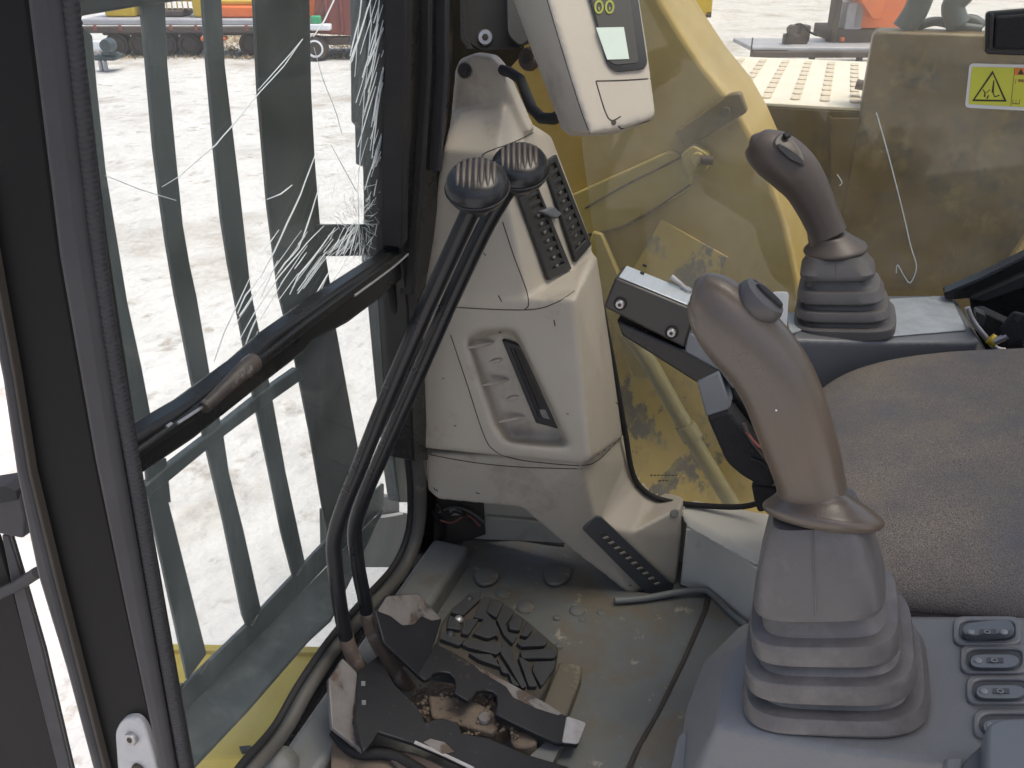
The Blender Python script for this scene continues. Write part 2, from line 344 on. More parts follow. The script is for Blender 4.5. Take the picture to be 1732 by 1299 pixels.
# ---- far vehicles on the left
def farset():
    AX = V((math.cos(R(-52)), math.sin(R(-52)), 0)); BX = V((-AX.y, AX.x, 0))  # along / across the parked row
    def bx(name, p, l, wd, h, mat, parent, bevel=.03):
        p = V(p); return slab(name, [p, p+AX*l, p+AX*l+BX*wd, p+BX*wd], (0, 0, h), mat, parent, bevel)
    def wheel(name, p, r, wd, parent, rim='far_dark', tyre='far_dark'):
        p = V(p); q = (-BX).to_track_quat('Z', 'Y'); prof = [(.45, 0), (.62, -.02), (.93, 0), (1, .25), (1, .75), (.93, 1), (.6, 1.02)]
        o = loft(name, [[p+q @ V((a*r*math.cos(k*math.pi/12), a*r*math.sin(k*math.pi/12), b*wd-wd)) for k in range(24)] for a, b in prof], tyre, parent, 50)
        loft('rim', [[p-BX*.0+q @ V((a*r*math.cos(k*math.pi/12), a*r*math.sin(k*math.pi/12), b)) for k in range(24)] for a, b in ((.72, .0), (.72, .05), (.6, .06), (.5, -.06), (.1, -.06))], rim, o, 40)
        return o
    a = grd(150, 99); b = grd(560, 99)
    base = V((a.x, a.y, GZ)); L = (b-a).length
    AX = (b-a); AX.z = 0; AX.normalize(); BX = V((-AX.y, AX.x, 0))
    if BX.dot(V((1, 0, 0))) < 0: BX = -BX
    s = L/410  # metres per photo pixel there
    tr = thing('flatbed_trailer', 'long low flatbed trailer with a pale grey deck parked far across the yard', 'trailer', base)
    bx('deck', base+UP*s*52, 400*s, 1.5, 10*s, 'far_grey', tr)
    bx('side_rail', base+UP*s*40-BX*.03, 400*s, .08, 11*s, 'far_dark', tr)
    bx('chassis_beam', base+AX*20*s+UP*s*34+BX*.3, 330*s, .5, 8*s, 'far_dark', tr)
    for k in (35, 75, 118, 158, 262): wheel('wheel', base+AX*(k+8)*s+UP*20*s+BX*.25, 20*s, .35, tr)
    for k in range(9): bx('stake_pocket', base+AX*(20+42*k)*s+UP*s*44-BX*.06, 5*s, .03, 9*s, 'far_red', tr, .01)
    yl = thing('lift_platform', 'yellow lift platform with railings loaded on the flatbed trailer', 'lift', base+UP*s*62)
    bx('chassis', base+AX*28*s+UP*s*63+BX*.4, 50*s, .7, 20*s, 'far_yellow', yl)
    bx('deck', base+AX*90*s+UP*s*63+BX*.4, 70*s, .7, 10*s, 'far_dark', yl)
    bx('boom', base+AX*20*s+UP*s*86+BX*.5, 190*s, .3, 8*s, 'far_yellow', yl)
    bx('cabinet', base+AX*180*s+UP*s*63+BX*.3, 32*s, .8, 36*s, 'far_yellow', yl)
    for k in range(8): bx('rail_post', base+AX*(105+9*k)*s+UP*s*73+BX*.45, 1.5*s, .04, 14*s, 'far_yellow', yl, .004)
    om = thing('orange_digger', 'orange digger body sitting on the far end of the flatbed trailer', 'digger', base+AX*230*s+UP*s*62)
    bx('bodywork', base+AX*215*s+UP*s*63+BX*.2, 96*s, 1.0, 17*s, 'orange', om)
    bx('counterweight', base+AX*315*s+UP*s*63+BX*.2, 76*s, 1.0, 34*s, 'orange', om)
    bx('boom', base+AX*190*s+UP*s*80+BX*.5, 190*s, .25, 8*s, 'far_yellow', om)
    bx('step', base+AX*196*s+UP*s*28-BX*.1, 40*s, .3, 7*s, 'orange', om)
    dm = thing('dump_body', 'rusty red dump body on wheels behind the cracked glass', 'dump trailer', base+AX*400*s)
    p = base+AX*388*s-BX*.3
    slab('hopper', [p+UP*42*s+AX*(-0*s), p+UP*36*s+AX*105*s, p+UP*115*s+AX*130*s, p+UP*115*s+AX*12*s], BX*1.8, 'far_red', dm, .03)
    for k in range(4): bx('rib', p+AX*(24+24*k)*s+UP*44*s-BX*.06, 4*s, .06, 60*s, 'far_red', dm, .01)
    bx('chassis_beam', p+UP*24*s+AX*5*s, 110*s, .3, 12*s, 'far_dark', dm)
    bx('side_box', p+UP*48*s-BX*.25+AX*0*s, 34*s, .2, 10*s, 'far_white', dm)
    bx('reflector', p+UP*58*s-BX*.22+AX*2*s, 16*s, .16, 12*s, 'far_green', dm)
    wheel('wheel', p+AX*5*s+UP*20*s-BX*.2, 19*s, .35, dm, 'far_white')
    wheel('wheel', p+AX*90*s+UP*18*s, 19*s, .35, dm)
    g = grd(190, 122); at = thing('grapple_attachment', 'dark blue grapple attachment lying on the sand near the trailer', 'attachment', g)
    s2 = scale_at(g)
    q = V((g.x, g.y, GZ))-AX*28*s2
    bx('frame', q+UP*18*s2, 36*s2, .5, 8*s2, 'far_blue', at); bx('plate', q+UP*34*s2+AX*2*s2, 16*s2, .1, 16*s2, 'far_white', at)
    disc('drum', q+AX*34*s2+UP*44*s2, -BX, 11*s2, .25, 'far_blue', at); bx('arm', q+AX*14*s2+UP*26*s2, 30*s2, .12, 6*s2, 'far_blue', at)
    for k in (2, 10): bx('leg', q+AX*(k+4)*s2, 5*s2, .12, 18*s2, 'drygrass' if 0 else 'far_grey', at)
    # dry grass verge behind the row
    gb = bmesh.new(); rnd = random.Random(3)
    for k in range(5000):
        t = rnd.uniform(-.1, 1.45); e = rnd.uniform(-.2, 5); c = base+AX*L*t+BX*e; h = rnd.uniform(.02, .10); a = rnd.uniform(0, 6.3); dx = V((math.cos(a), math.sin(a), 0))*.03
        lean = V((rnd.uniform(-.1, .1), rnd.uniform(-.1, .1), h)); vs = [gb.verts.new(c-dx), gb.verts.new(c+dx), gb.verts.new(c+lean)]; gb.faces.new(vs)
    tag(fin(gb, 'dry_grass', 'drygrass'), kind='stuff')
farset()

# ---- things seen far through the side window
def farright():
    g = grd(1375, 128); s = scale_at(g); g = V((g.x, g.y, GZ)); d = ray(1500, 110)-ray(1270, 110); AX = V((d.x, d.y, 0)).normalized(); BX = V((-AX.y, AX.x, 0))
    if BX.dot(V((1, 0, 0))) < 0: BX = -BX
    def bx(name, p, l, wd, h, mat, parent, bevel=.02): p = V(p); return slab(name, [p, p+AX*l, p+AX*l+BX*wd, p+BX*wd], (0, 0, h), mat, parent, bevel)
    t = thing('low_trailer', 'low black trailer with a bare deck on the sand beyond the pale slotted deck', 'trailer', g)
    p = g-AX*108*s
    bx('deck', p+UP*38*s, 280*s, 1.6, 7*s, 'far_grey', t); bx('frame', p+UP*29*s-BX*.05, 290*s, .12, 10*s, 'far_dark', t)
    slab('drawbar', [p+UP*30*s, p+UP*42*s, p+UP*42*s+AX*60*s, p+UP*30*s+AX*60*s], BX*.1, 'far_dark', t, .01)
    for k in (8, 100, 180): bx('leg', p+AX*k*s, 8*s, .15, 30*s, 'far_dark', t)
    bx('stake', p-AX*2*s+UP*30*s, 2*s, .03, 30*s, 'far_dark', t, .004)
    h = thing('hydraulic_attachment', 'black hydraulic coupler standing on the low trailer deck', 'attachment', p+AX*70*s+UP*45*s)
    q = p+AX*66*s+UP*45*s+BX*.5
    bx('plate', q, 40*s, .2, 16*s, 'far_dark', h); bx('block', q+AX*24*s+UP*4*s, 18*s, .3, 26*s, 'far_dark', h); disc('hub', q+AX*8*s+UP*24*s, -BX, 8*s, .2, 'far_dark', h)
    tube('hose', [q+UP*12*s+AX*a*s+UP*b*s for a, b in smooth([(0, 0), (10, 16), (24, 20), (40, 8), (54, 2)], 4)], 2*s, 'rubber', h, 6)
    e = thing('orange_loader', 'orange loader with a dark mast parked at the top of the side window', 'loader', g+BX*2)
    q = p+AX*150*s+UP*44*s+BX*.8
    bx('mast', q+AX*2*s, 12*s, .3, 84*s, 'far_dark', e); bx('body', q+AX*38*s+UP*24*s, 110*s, 1.4, 64*s, 'orange', e)
    slab('boom', [q+AX*a*s+UP*b*s-BX*.2 for a, b in ((0, 74), (34, 74), (64, 40), (80, 40), (84, 96), (0, 96))], BX*.3, 'orange', e, .02)
    bx('counterweight', q+AX*24*s+UP*22*s, 30*s, 1.0, 44*s, 'far_grey', e); bx('track', q+AX*14*s, 130*s, 1.5, 22*s, 'far_dark', e); bx('lamp', q+AX*19*s+UP*2*s-BX*.04, 8*s, .06, 8*s, 'orange', e)
    g2 = grd(1185, 30); y = thing('yellow_barrel_cart', 'small yellow machine far away at the top edge of the side window', 'machine', V((g2.x, g2.y, GZ)))
    s3 = scale_at(g2); q = V((g2.x, g2.y, GZ))
    bx('body', q-AX*18*s3+UP*4*s3, 36*s3, .8, 26*s3, 'far_yellow', y); bx('wheel', q-AX*14*s3, 10*s3, .5, 10*s3, 'far_dark', y); bx('wheel', q+AX*8*s3, 10*s3, .5, 10*s3, 'far_dark', y)
farright()

# ============================================================ THE MACHINE OUTSIDE THE CAB
# boom, seen through the side window
BXP = 1.78
def boom():
    t = thing('digger_boom', 'huge scuffed yellow boom arm close outside the side window', 'boom', (BXP, .3, .2))
    ol = [(1085, -120), (1120, 0), (1152, 52), (1192, 112), (1240, 170), (1272, 225), (1302, 292), (1330, 372), (1352, 470), (1370, 600), (1390, 900), (960, 960), (860, 500), (820, 100), (800, -120)]
    slab('side_plate', on(X(BXP), *ol), (.34, 0, 0), 'yellow', t, .012, 4)
    # lower web, a separate darker plate in front of the arm
    slab('web_plate', on(X(BXP-.010), (965, 560), (1040, 540), (1130, 520), (1290, 560), (1330, 900), (1000, 960)), (.008, 0, 0), 'yellow_worn', t, .001)
    slab('worn_plate', on(X(BXP-.008), (1062, 470), (1118, 372), (1232, 436), (1180, 520), (1090, 520)), (.006, 0, 0), 'yellow_worn', t, .001)  # thin plate of worn yellow paint on the boom side
    slab('gusset_plate', fil(on(X(BXP-.018), (955, 335), (1140, 252), (1172, 292), (1168, 320), (1052, 385), (985, 402), (940, 420)), .02), (.017, 0, 0), 'yellow_pale', t, .003)
    slab('strip_plate', on(X(BXP-.03), (1002, 392), (1018, 396), (1062, 500), (1100, 640), (1070, 640), (1030, 540), (990, 430)), (.018, 0, 0), 'yellow_pale', t, .004)
    for pts in ([(990, 352), (1060, 312), (1140, 272), (1160, 262)], [(985, 398), (1052, 384), (1110, 352), (1168, 312)]):
        tube('weld_seam', [atP(p, X(BXP-.018)) for p in smooth(pts, 6)], .0022, 'far_dark', t, 6)
    br = slab('hose_bracket', fil(on(X(BXP-.03), (1140, 226), (1232, 160), (1252, 157), (1264, 190), (1160, 252)), .006), (.028, 0, 0), 'ochre', t, .003)
    bolt('bracket_bolt', atP((1228, 188), X(BXP-.03)), (-1, 0, 0), .008, 'far_dark', br, False)
    br = slab('cable_clamp', fil(on(X(BXP-.035), (1150, 262), (1172, 245), (1200, 262), (1196, 290), (1162, 300)), .01), (.03, 0, 0), 'yellow_pale', t, .003)
    bolt('clamp_bolt', atP((1180, 268), X(BXP-.035)), (-1, 0, 0), .013, 'yellow_pale', br, False)
    tube('clamp_pin', [atP((1186, 270), X(BXP-.045)), atP((1206, 272), X(BXP-.045))], .009, 'far_dark', t, 8)
    tube('hydraulic_pipe', [atP(p, X(BXP-.05)) for p in smooth([(1060, 560), (1090, 600), (1125, 660), (1170, 740), (1212, 810), (1250, 872)], 4)], .018, 'tube', t, 14)
    tube('pipe_clip', [atP((1158, 718), X(BXP-.05)), atP((1172, 742), X(BXP-.05))], .023, 'tube', t, 14)
boom()
def sidebox():
    t = thing('tool_box', 'large ochre side housing of the machine beyond the boom', 'housing', (2.25, -.3, -.3))
    a, b = atP((1190, 186), X(2.25)), atP((1484, 190), X(2.25))
    zt = b.z; slab('inner_wall', [V((2.25, .75, -.5)), V((2.25, b.y, -.5)), V((2.25, b.y, zt)), V((2.25, .75, zt))], (.03, 0, 0), 'ochre', t, .004)
    dk = slab('top_deck', [V((2.25, .75, zt)), V((2.25, b.y, zt)), V((3.12, b.y, zt)), V((3.12, .75, zt))], (0, 0, .008), 'deckglare', t, .002)
    for i in range(11):
        for j in range(9):
            c = V((2.34+j*.085, b.y+.05+i*.068, zt+.0085))
            slab('slot', fil([c+V((-.034, -.011, 0)), c+V((.034, -.011, 0)), c+V((.034, .011, 0)), c+V((-.034, .011, 0))], .009, 2), (0, 0, .003), 'deckslot', dk, 0)
    c = atP((1478, 52), X(2.24)); zt2 = c.z
    slab('tall_wall', fil([V((2.235, c.y, -.5)), V((2.235, -1.6, -.5)), V((2.235, -1.6, zt2)), V((2.235, c.y, zt2))], [0, 0, .02, .02]), (.10, 0, 0), 'ochre', t, .006)
    slab('seam_strip', on(X(2.245), (1400, 196), (1406, 196), (1408, 420), (1400, 420)), (.01, 0, 0), 'ochre', t, .002)
    slab('cover_plate', on(X(2.238), (1404, 200), (1478, 200), (1478, 480), (1404, 480)), (.011, 0, 0), 'ochre', t, .002)
    slab('step_rail', on(X(2.20), (1690, 470), (1732, 405), (1780, 330), (1790, 345), (1706, 476)), (.03, 0, 0), 'yellow', t, .004)
    tube('lock_pin', [atP((1448, 142), X(2.4)), atP((1486, 150), X(2.4))], .012, 'far_dark', t, 8)
    hz = thing('hose_bundle', 'dark coiled hydraulic hoses lying on top of the ochre housing', 'hoses', (2.4, -.4, zt2))
    for k, pts in enumerate(([(1528, 50), (1548, 20), (1560, -10), (1570, -40)], [(1620, 42), (1612, 10), (1632, -14), (1640, -40)], [(1540, 50), (1580, 36), (1620, 44), (1660, 50)], [(1600, 46), (1640, 34), (1662, 46)])):
        tube('hose', [atP(p, X(2.28+.012*k)) for p in smooth(pts, 5)], (.026, .024, .010, .013)[k], 'far_blue', hz, 8)
sidebox()
st = thing('front_step', 'worn yellow step plate of the machine below the window guard', 'step', (.9, .85, -.2))
slab('tread_plate', fil(on(Z(-.16), (250, 1088), (548, 1094), (505, 1278), (300, 1284)), .02), (0, 0, -.06), 'yellow_step', st, .005)
slab('edge_lip', fil(on(Z(-.15), (250, 1088), (548, 1094), (546, 1104), (250, 1098)), .002), (0, 0, -.03), 'yellow_step', st, .002)
slab('wedge_tread', fil(on(Z(-.152), (404, 1262), (424, 1260), (424, 1268), (408, 1270)), .002), (0, 0, -.01), 'black', st, .001)
sd_ = atP((640, 860), Z(-.1))
tk = thing('track_frame', 'dark frame and hose of the machine low outside the front corner', 'track frame', sd_)
slab('frame_beam', on(FRONT and front(.30), (600, 872), (690, 868), (700, 960), (600, 960)), (0, .1, 0), 'guard_dark', tk, .004)
slab('frame_end', fil(on(front(.28), (622, 842), (676, 840), (676, 874), (622, 874)), .01), (0, .1, 0), 'guard', tk, .004)
tube('hose', [atP(p, front(.27)) for p in smooth([(598, 872), (640, 874), (680, 868)], 5)], .004, 'far_white', tk, 6)

# ============================================================ WINDOW GUARD
def guard():
    t = thing('window_guard', 'dark green steel bar guard welded in front of the windscreen', 'guard', (.9, .76, .1))
    def bar(pl, pts, mat='guard', th=.005, bev=.0012): return slab('bar', on(pl, *pts), (0, th, 0), mat, t, bev)
    G = GUARD; G2 = (GUARD[0], GUARD[1]+.001)
    bar(G, [(100, -60), (136, -60), (137, 40), (157, 60), (165, 150), (180, 290), (203, 430), (216, 510), (240, 620), (257, 710), (270, 790), (225, 790), (150, 400)])
    bar(G, [(236, -40), (278, -40), (284, 110), (300, 280), (310, 380), (322, 450), (333, 500), (356, 635), (379, 738), (388, 800), (412, 895), (442, 1030), (425, 1075), (411, 1040), (380, 885), (344, 731), (327, 650), (308, 550), (298, 500), (283, 410), (272, 330), (262, 250), (250, 110)])
    bar(G, [(340, -60), (372, -60), (381, 110), (393, 210), (405, 310), (425, 492), (440, 565), (461, 672), (484, 800), (516, 950), (500, 985), (493, 962), (477, 900), (457, 800), (429, 665), (404, 531), (388, 448), (376, 370), (365, 260), (352, 110)])
    bar(G, [(428, -60), (523, -60), (527, 154), (533, 270), (542, 382), (552, 435), (560, 487), (569, 556), (606, 758), (625, 860), (560, 930), (554, 900), (525, 730), (500, 604), (473, 496), (454, 346), (438, 154)], 'guard_dark')
    bar(G, [(250, 838), (283, 838), (350, 1106), (318, 1150)])   # lower run of the second bar
    bar(G, [(246, 775), (282, 775), (290, 850), (255, 850)])
    slab('cross_bar', on((G[0], G[1]-.004), (538, 380), (648, 380), (648, 432), (545, 434)), (0, .012, 0), 'guard_dark', t, .002)
    slab('cross_bar', on((G[0], G[1]-.004), (215, 848), (290, 786), (352, 738), (385, 712), (440, 668), (505, 622), (515, 640), (440, 693), (385, 734), (345, 766), (287, 814), (215, 868)), (0, .012, 0), 'guard', t, .002)
    slab('top_rail', on((G[0], G[1]-.006), (80, -30), (80, 40), (150, 26), (250, 9), (345, -3), (345, -60)), (0, .02, 0), 'guard_dark', t, .003)
    slab('side_plate', on((G[0], G[1]-.006), (621, -60), (621, 208), (627, 215), (628, 280), (641, 286), (640, 381), (636, 440), (644, 500), (654, 623), (669, 796), (676, 850), (740, 850), (730, -60)), (0, .03, 0), 'guard', t, .003)
    slab('edge_flange', on((G[0], G[1]-.05), (664, -60), (662, 120), (650, 260), (652, 410), (660, 500), (740, 500), (740, -60)), (0, .04, 0), 'guard_dark', t, .003)
    # bottom angle iron: upright web and a flange towards the cab
    w0 = on(G, (260, 1204), (308, 1165), (420, 1056), (549, 919), (650, 818)); w1 = on(G, (260, 1255), (330, 1190), (420, 1098), (549, 962), (650, 858))
    slab('channel_web', w0+list(reversed(w1)), (0, .008, 0), 'guard', t, .002)
    z = sum(p.z for p in w1)/len(w1); e = on(Z(z), (560, 1045), (522, 1080), (420, 1197), (334, 1288), (300, 1325), (250, 1380))
    slab('channel_flange', [w1[-1], w1[0]]+[e[-1]]+list(reversed(e[:-1])), (0, 0, -.008), 'guard', t, .002)
    for x, y in ((431, 1050), (507, 966), (346, 1130), (300, 1170)):
        p = atP((x, y), (G[0], G[1]-.006)); tube('weld', [p+V((-.012, 0, -.003)), p, p+V((.012, 0, .004))], [.003, .005, .003], 'guard_dark', t, 8)
guard()

# ============================================================ CAB FRAME
cab = thing('cab_frame', 'black cab frame with the ribbed door pillar, windscreen crossbar and corner post', 'cab frame', (.7, .6, 0))
XP = .51
def pillar():
    L0 = [(-70, 300), (0, 640), (24, 800), (60, 972), (108, 1128), (152, 1292), (175, 1380)]
    L0b = [(-40, 300), (22, 640), (48, 800), (90, 972), (130, 1128), (172, 1292), (196, 1380)]
    L1 = [(20, -160), (40, 0), (95, 435), (156, 780), (210, 1040), (266, 1299), (284, 1380)]
    L2 = [(75, -160), (93, 0), (140, 400), (198, 780), (244, 1040), (290, 1299), (306, 1380)]
    def P(pts, x): return [atP(p, X(x)) for p in pts]
    slab('door_pillar', P([(-200, -160)], XP+.012)+P([(30, -160), (48, 0), (103, 435), (164, 780), (218, 1040), (274, 1299), (292, 1380)], XP+.012)+P(list(reversed(L0b)), XP+.012)+P([(-200, 300)], XP+.012), (.02, 0, 0), 'pillar', cab, .004)
    slab('edge_strip', P(L0, XP+.004)+P(list(reversed([(x-3, y) for x, y in L0b])), XP+.004), (.02, 0, 0), 'trim', cab, .006, 3)
    slab('rib_line', P([(x-1, y) for x, y in L0b], XP+.004)+P(list(reversed([(x+4, y) for x, y in L0b])), XP+.004), (.012, 0, 0), 'seam', cab, .001)
    slab('pillar_face', P(L1, XP)+P(list(reversed(L2)), XP), (.014, 0, 0), 'trim', cab, .008, 4)
    slab('seal_channel', P([(x-2, y) for x, y in L2], XP+.01)+P(list(reversed([(x+14, y) for x, y in L2])), XP+.01), (.006, 0, 0), 'rubber', cab, .002)
    slab('pillar_return', P([(x+20, y) for x, y in L2], XP+.022)+P(list(reversed([(x+36, y) for x, y in L2])), XP+.022), (.004, 0, 0), 'rubber', cab, .003)
    # ribbed push-on trim
    cl = smooth([(96, -160), (118, 0), (140, 200), (163, 400), (190, 590), (224, 780), (268, 1040), (314, 1299), (330, 1380)], 60)
    path = [atP(p, X(XP+.012)) for p in cl]; dense = [path[0]]
    step = .0011; acc = 0
    for a, b in zip(path, path[1:]):
        d = (b-a).length; t = step-acc
        while t < d: dense.append(a+(b-a)*t/d); t += step
        acc = d-(t-step)
    rad = [(.0066 if k % 4 < 2 else .0060)*(1+.02*math.sin(k*.7)) for k in range(len(dense))]
    tube('ribbed_trim', dense, rad, 'trim', cab, 12)
    lp = slab('latch_plate', fil(on(X(XP+.004), (193, 1238), (205, 1218), (228, 1214), (244, 1230), (262, 1290), (275, 1400), (205, 1400)), .012), (.012, 0, 0), 'white', cab, .004, 3)
    bolt('bolt', atP((225, 1247), X(XP+.004)), (-1, 0, .2), .008, 'steel', lp)
    bolt('bolt', atP((236, 1300), X(XP+.004)), (-1, 0, .2), .008, 'seam', lp)
pillar()
# corner post on the far side of the windscreen, with its channels
pf = front(-.035)
slab('corner_post', on(pf, (690, -140), (770, -140), (766, 110), (754, 240), (735, 400), (715, 520), (725, 780), (700, 780), (690, 520), (678, 420), (684, 250), (690, 100)), (0, .05, 0), 'black', cab, .003)
slab('post_back', on(front(.03), (740, -140), (900, -140), (886, 90), (850, 130), (740, 300)), (0, .02, 0), 'pillar', cab, .002)
slab('post_lip', on(front(-.042), (687, -140), (699, -140), (697, 100), (692, 250), (690, 405), (680, 420), (681, 250), (687, 100)), (0, .03, 0), 'rubber', cab, .002)
slab('post_channel', on(front(-.046), (728, -140), (735, -140), (731, 120), (718, 330), (702, 500), (697, 500), (711, 330), (725, 120)), (0, .02, 0), 'rubber', cab, .002)
slab('post_flange', on(front(-.05), (756, -140), (764, -140), (760, 120), (748, 290), (742, 290), (754, 120)), (0, .02, 0), 'trim', cab, .002)
tube('lower_seal', [atP(p, front(-.015)) for p in smooth([(672, 470), (688, 540), (694, 640), (698, 740), (710, 820), (706, 900), (680, 965), (630, 1020), (570, 1090), (520, 1165), (480, 1235), (430, 1295), (380, 1360)], 8)], .0125, 'rubber_grey', cab, 12)
tube('seal_lip', [atP(p, front(-.012)) for p in smooth([(655, 470), (676, 560), (684, 660), (688, 760), (694, 830), (690, 900), (664, 960), (612, 1018), (556, 1084), (504, 1160), (462, 1232), (410, 1292), (360, 1360)], 8)], .006, 'rubber', cab, 8)
slab('wall_behind_seal', on(front(.01), (700, 470), (760, 470), (800, 900), (760, 1010), (640, 1130), (500, 1320), (430, 1320), (520, 1190), (590, 1085), (690, 985), (716, 900), (718, 820), (704, 740)), (0, .02, 0), 'black', cab, .002)
# crossbar
top = [(222, 745), (330, 680), (420, 612), (470, 566), (560, 500), (650, 440), (700, 405), (712, 408)]
bot = [(712, 446), (700, 458), (640, 510), (590, 548), (528, 582), (516, 598), (430, 665), (330, 745), (222, 818)]
pb = front(-.03)
slab('crossbar', on(pb, *(top+bot)), (0, .028, 0), 'black', cab, .007, 4)
mid = [(224, 780), (330, 706), (420, 636), (520, 556), (620, 482), (700, 424)]
slab('crossbar_ridge', on(front(-.036), *([(x, y-12) for x, y in mid]+[(x, y+6) for x, y in reversed(mid)])), (0, .02, 0), 'black', cab, .004, 3)
tube('worn_bar_tip', [atP(p, front(-.044)) for p in smooth([(345, 690), (385, 652), (410, 628), (430, 612)], 6)], [.006+.004*min(1, k/14) for k in range(19)], 'worn_tip', cab, 12)
for pts in ([(300, 716), (325, 700), (352, 682)], [(352, 676), (372, 660), (392, 642), (404, 622), (424, 606)], [(282, 722), (290, 716)], [(600, 500), (660, 456), (690, 430)]):
    tube('chipped_edge', [atP(p, front(-.042)) for p in smooth(pts, 4)], .0016, 'steel', cab, 6)
# roof, rear wall and floor pan of the cab
# unseen glazed hatch, added to let skylight down onto the floor and seat
ro = [V((.30, .62, 1.66)), V((1.5, .56, 1.66)), V((1.5, -1.0, 1.66)), V((.30, -1.0, 1.66))]  # unseen roof, its door-side edge run out to darken the near joystick
rh = [V((.66, .50, 1.66)), V((1.36, .48, 1.66)), V((1.36, -.50, 1.66)), V((.66, -.50, 1.66))]
ringslab('roof', ro, rh, (0, 0, .06), 'roof', cab, .004)
slab('added_roof_hatch', [p+V((0, 0, .05)) for p in rh], (0, 0, .005), GLASS_S, cab, 0)
rw = [V((.62, -1.0, -.05)), V((1.5, -1.0, -.05)), V((1.5, -1.0, 1.66)), V((.62, -1.0, 1.66))]; rwi = [V((.70, -1.0, .75)), V((1.42, -1.0, .75)), V((1.42, -1.0, 1.55)), V((.70, -1.0, 1.55))]
ringslab('rear_wall', rw, rwi, (0, -.04, 0), 'roof', cab, .004); slab('added_rear_pane', [p+V((0, -.02, 0)) for p in rwi], (0, -.005, 0), GLASS_S, cab, 0)  # unseen rear window opening, added to bring light onto the seat
slab('floor_pan', [V((.5, .63, -.02)), V((1.5, .63, -.02)), V((1.5, -1.0, -.02)), V((.5, -1.0, -.02))], (0, 0, -.06), 'black', cab, .004)
wl = atP((1100, 845), X(1.46)).z
slab('lower_side_panel', [V((1.455, .45, -.02)), V((1.455, -1.0, -.02)), V((1.455, -1.0, wl-.012)), V((1.455, .45, wl-.012))], (.04, 0, 0), 'beige', cab, .003)
slab('window_rail', on(X(1.42), (1596, 497), (1660, 470), (1760, 420), (1760, 470), (1700, 492), (1640, 506), (1600, 508)), (.03, 0, 0), 'black', cab, .003)
slab('window_rail', on(X(1.405), (1640, 506), (1760, 452), (1760, 478), (1664, 512)), (.02, 0, 0), 'rubber', cab, .003)
slab('rail_base', on(X(1.44), (1640, 500), (1780, 450), (1780, 640), (1690, 600), (1650, 540)), (.01, 0, 0), 'black', cab, .002)

# ============================================================ GLASS
ws = thing('windscreen', 'cracked green tinted windscreen glass with a star shaped break', 'windscreen', (.9, .6, .6))
def glass(name, pts, pl, th, mat, parent):
    ps = on(pl, *pts); return slab(name, ps, th, mat, parent, 0)
glass('upper_pane', [(112, -160), (700, -160), (702, 430), (215, 790), (160, 400), (130, 100)], FRONT, (0, .004, 0), GLASS_F, ws)
glass('lower_pane', [(215, 790), (702, 440), (716, 820), (708, 920), (640, 1020), (560, 1110), (470, 1260), (400, 1380), (318, 1380), (260, 1000)], FRONT, (0, .004, 0), GLASS_F, ws)
cb = bmesh.new(); CP = front(-.0006); rc = random.Random(11)
def crack(pts, r=.0005):
    q = []
    for a, b in zip(pts, pts[1:]):
        n = max(2, int(math.hypot(b[0]-a[0], b[1]-a[1])/22))
        for k in range(n): t = k/n; j = 0 if k == 0 else 1.1; q.append((a[0]+(b[0]-a[0])*t+rc.uniform(-j, j)*.5, a[1]+(b[1]-a[1])*t+rc.uniform(-j, j)*.5))
    q.append(pts[-1]); n = len(q)
    add_tube(cb, [atP(p, CP) for p in q], [r*(.45+.75*math.sin(math.pi*(k+.5)/(n+.5))*rc.uniform(.75, 1.25)) for k in range(n)], 5)
